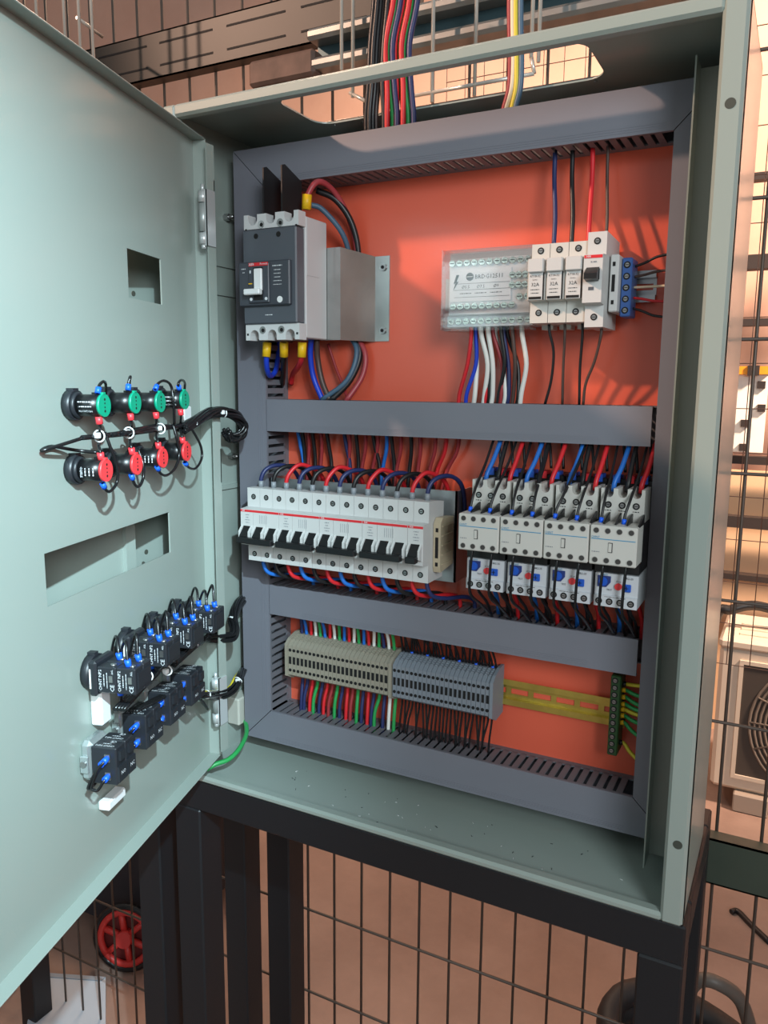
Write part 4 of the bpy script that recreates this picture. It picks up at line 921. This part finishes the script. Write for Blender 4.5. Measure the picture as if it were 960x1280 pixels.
# wire cable tray hanging over the roof
tr = thing('wire_cable_tray', 'bright zinc wire basket cable tray above the cabinet roof', 'cable tray', U(540, 100, y=.195))
def trw(a, b, n='tray_wire', r=.0023): obj(n, MB().tube([a, b], r, 7), mat('tray_zinc', (206, 204, 196), .3, .35), tr)
for u, vb in ((427, 88), (441, 122), (540, 128), (593, 120)):
    q = U(u, vb, y=.195); trw(q, Vector((q.x, q.y, 1.35)))
for u, vb in ((664, 72), (673, 78)):
    q = U(u, vb, y=.19); trw(q, Vector((q.x, q.y, 1.35)))
trw(U(437, 116, y=.195), U(468, 132, y=.195)); trw(U(516, 120, y=.195), U(668, 92, y=.195)); trw(U(668, 92, y=.195), U(664, 70, y=.195))
for u, vb in ((48, 60), (83, 75), (102, 90), (118, 95)):
    q = U(u, vb, y=.14); trw(q, Vector((q.x, q.y, 1.35)))
q0, q1 = U(96, 22, y=.15), U(128, 46, y=.2); trw(q0, q1)

# ------------------------------------------------------------------ things behind the fence
# air conditioner outdoor unit
ab = U(905, 985, z=FLOOR+.06); at_ = U(902, 796, y=ab.y)
ah = at_.z-(FLOOR+.06); axl = U(893, 900, y=ab.y).x
ac = thing('air_conditioner', 'dusty white air conditioner outdoor unit with round fan grille', 'air conditioner', (axl+.4, ab.y, FLOOR))
acw = mat('dusty_white_metal', (206, 190, 172), .5, var=.06, vscale=6)
aw, ad = .80, .30; zb, zt = FLOOR+.06, at_.z
obj('case', MB().box(axl, axl+aw, ab.y, ab.y+ad, zb, zt-.03, 0, .012), acw, ac)
obj('lid', MB().box(axl-.004, axl+aw+.004, ab.y-.004, ab.y+ad+.004, zt-.035, zt, 0, .010), acw, ac)
for k in range(3): obj('lid_rib', MB().box(axl+.05, axl+aw-.05, ab.y+.05+.06*k, ab.y+.07+.06*k, zt, zt+.004), acw, ac)
gx0, gx1, gz0, gz1 = axl+.070, axl+.52, zb+.055, zt-.075
gc = ((gx0+gx1)/2+.02, (gz0+gz1)/2); grd = mat('grille_grey', (120, 108, 98), .5); 
obj('grille_frame', MB().box(gx0-.012, gx1+.012, ab.y-.006, ab.y, gz1, gz1+.012).box(gx0-.012, gx1+.012, ab.y-.006, ab.y, gz0-.012, gz0).box(gx0-.012, gx0, ab.y-.006, ab.y, gz0, gz1).box(gx1, gx1+.012, ab.y-.006, ab.y, gz0, gz1), acw, ac)
obj('fan_opening', MB().box(gx0, gx1, ab.y-.0015, ab.y-.0005, gz0, gz1), mat('grille_dark', (66, 58, 52), .7), ac)
for k in range(14):
    r = .035+.0140*k
    pts = [(gc[0]+r*math.cos(a), ab.y-.004, gc[1]+r*math.sin(a)) for a in [2*math.pi*i/40 for i in range(41)]]
    if r < .22: obj('grille_ring', MB().tube(pts, .0042, 5), grd, ac)
for k in range(16):
    a = 2*math.pi*k/16; obj('grille_spoke', MB().tube([(gc[0]+.03*math.cos(a), ab.y-.006, gc[1]+.03*math.sin(a)), (gc[0]+.215*math.cos(a), ab.y-.006, gc[1]+.215*math.sin(a))], .003, 5), grd, ac)
for x in (axl+.12, axl+aw-.12): obj('foot', MB().box(x-.05, x+.05, ab.y-.02, ab.y+ad+.02, FLOOR, zb, 0, .004), mat('foot_grey', (150, 136, 124), .6), ac)
hose = [U(893, 778, y=ab.y+.1), U(915, 762, y=ab.y+.1), U(945, 757, y=ab.y+.12), U(985, 768, y=ab.y+.14)]
tag(obj('insulated_pipe', MB().tube(cat([Vector((axl-.06, ab.y+.12, zb+.1))]+hose), .016, 8), WC['black']), 'black insulated pipe arching over the air conditioner', 'pipe')
# rack with a white panel in bright light
rk = thing('storage_rack', 'dark steel rack with horizontal bars far behind the fence', 'rack', (.9, 2.3, FLOOR))
rkm = mat('rack_dark', (44, 36, 34), .6); RY = 2.30
for (v, t) in ((222, 9), (328, 18), (403, 9), (575, 10), (653, 14), (722, 7)):
    a, b = U(925, v-t/2, y=RY), U(925, v+t/2, y=RY); obj('bar', MB().box(-.15, 2.2, RY, RY+.05, b.z, a.z), rkm, rk)
for x in (-.15, .98, 2.15): obj('post', MB().box(x, x+.05, RY+.05, RY+.1, FLOOR, U(925, 200, y=RY).z), rkm, rk)
wp = thing('white_panel', 'white mounting panel with black corner brackets leaning on the rack', 'panel', U(925, 565, y=2.25))
wa, wb = U(893, 466, y=2.25), U(953, 566, y=2.25); wpm = mat('white_board', (244, 238, 228), .6)
obj('board', MB().box(wa.x, wb.x, 2.25, 2.27, wb.z, wa.z), wpm, wp)
for (u, v) in ((897, 481), (952, 481), (897, 510), (952, 510), (931, 529), (929, 559)):
    q = U(u, v, y=2.247); obj('bracket', MB().box(q.x-.012, q.x+.012, 2.238, 2.25, q.z-.012, q.z+.012), rkm, wp)
oa, ob = U(891, 458, y=2.24), U(962, 468, y=2.24)
orx = thing('orange_strip', 'orange plastic strip lying above the white panel', 'strip', (oa.x, 2.24, ob.z)); obj('body', MB().box(oa.x, ob.x, 2.23, 2.26, ob.z, oa.z), mat('strip_orange', (232, 150, 30), .5), orx)
for u in (896, 942): q = U(u, 463, y=2.225); obj('clip', MB().box(q.x-.018, q.x+.018, 2.222, 2.232, ob.z-.004, oa.z+.002), rkm, orx)
sheet = thing('plywood_sheet', 'pale plywood sheet standing below the white panel', 'board', U(925, 720, y=2.4))
pa, pb = U(870, 585, y=2.42), U(1010, 770, y=2.42); obj('body', MB().box(pa.x, pb.x, 2.42, 2.44, FLOOR, pa.z), mat('pale_ply', (222, 186, 150), .6, var=.06, vscale=4), sheet)
# red wheel, dark cart body, pale sheet on the floor at the left
wc = U(157, 1172, y=.425); wr = .070
redw = mat('wheel_red', (196, 52, 48), .45); tdk = mat('trolley_dark', (36, 40, 48), .6)
ax = Vector((.35, -1, .15)).normalized(); e1 = ax.orthogonal().normalized(); e2_ = ax.cross(e1)
cr = lambda r, off: [wc+ax*off+(e1*math.cos(a)+e2_*math.sin(a))*r for a in [2*math.pi*i/28 for i in range(29)]]
ct = thing('trolley', 'dark trolley with a red spoked wheel behind the fence', 'trolley', (wc.x-.12, wc.y+.2, FLOOR))
obj('deck', MB().box(wc.x-.42, wc.x+.05, wc.y+.05, wc.y+.40, FLOOR+.035, wc.z+.22, 0, .01), tdk, ct)
for x in (wc.x-.40, wc.x+.02): obj('leg', MB().box(x, x+.03, wc.y+.07, wc.y+.10, FLOOR, FLOOR+.04), tdk, ct)
obj('axle', MB().tube([wc-ax*.012, wc+Vector((0, .08, .02))], .008, 8), steel, ct)
wh = obj('wheel', MB().tube(cr(wr-.012, .002), .0075, 8), redw, ct, 'red spoked wheel with black tyre')
obj('tyre', MB().tube(cr(wr, 0), .0075, 8), black2, wh)
obj('hub', MB().cyl(wc-ax*.012, ax, .018, .026, 14), redw, wh)
for k in range(6):
    a = k*math.pi/3; d = e1*math.cos(a)+e2_*math.sin(a); obj('spoke', MB().tube([wc+d*.012, wc+d*(wr-.012)], .0075, 6), redw, wh)
obj('back_disc', MB().cyl(wc-ax*.014, ax, wr-.01, .004, 24), mat('wheel_dark_red', (104, 30, 30), .6), wh)
ps = thing('foam_sheet', 'pale blue-grey foam sheet lying on the floor in front of the trolley', 'sheet', U(80, 1260, z=FLOOR))
q = [U(46, 1216, z=FLOOR+.03), U(132, 1222, z=FLOOR+.03), U(132, 1300, z=FLOOR+.03), U(30, 1300, z=FLOOR+.03)]
tm = MB().prism([(v_.x, v_.y) for v_ in q], 'z', FLOOR, FLOOR+.03)
obj('sheet', tm, mat('foam_pale', (176, 186, 196), .6), ps)
obj('edge_band', MB().prism([(q[0].x, q[0].y), (q[1].x, q[1].y), (q[1].x, q[1].y-.012), (q[0].x, q[0].y-.012)], 'z', FLOOR+.03, FLOOR+.032), mat('foam_band', (140, 150, 160), .6), ps)
# black hoses and cable pile at the right
hp = thing('hose_coil', 'coil of black ribbed hose lying on the floor behind the stand', 'hose', U(850, 1290, y=.52))
c0_ = U(852, 1322, y=.50)
for k in range(4):
    obj('turn', MB().tube([c0_+Vector((.115*math.cos(a), .085*math.sin(a), .03*k-.06+.012*math.sin(2*a+k))) for a in [2*math.pi*i/32 for i in range(33)]], .021, 8), mat('hose_black', (30, 30, 32), .6), hp)
tag(obj('grey_hose', MB().tube(cat([U(858, 1245, y=.45), U(872, 1226, y=.45), U(895, 1228, y=.45), U(925, 1250, y=.47), U(942, 1300, y=.5)]), .0105, 10), mat('hose_grey', (92, 86, 80), .5)), 'grey hose arching up beside the stand leg', 'hose')
lp_ = [U(914, 1140, z=FLOOR+.006), U(922, 1139, z=FLOOR+.006), U(938, 1155, z=FLOOR+.006), U(962, 1178, z=FLOOR+.006)]
tag(obj('floor_cable', MB().tube(cat(lp_), .007, 8), WC['black']), 'short black cable lying on the floor near the air conditioner', 'cable')
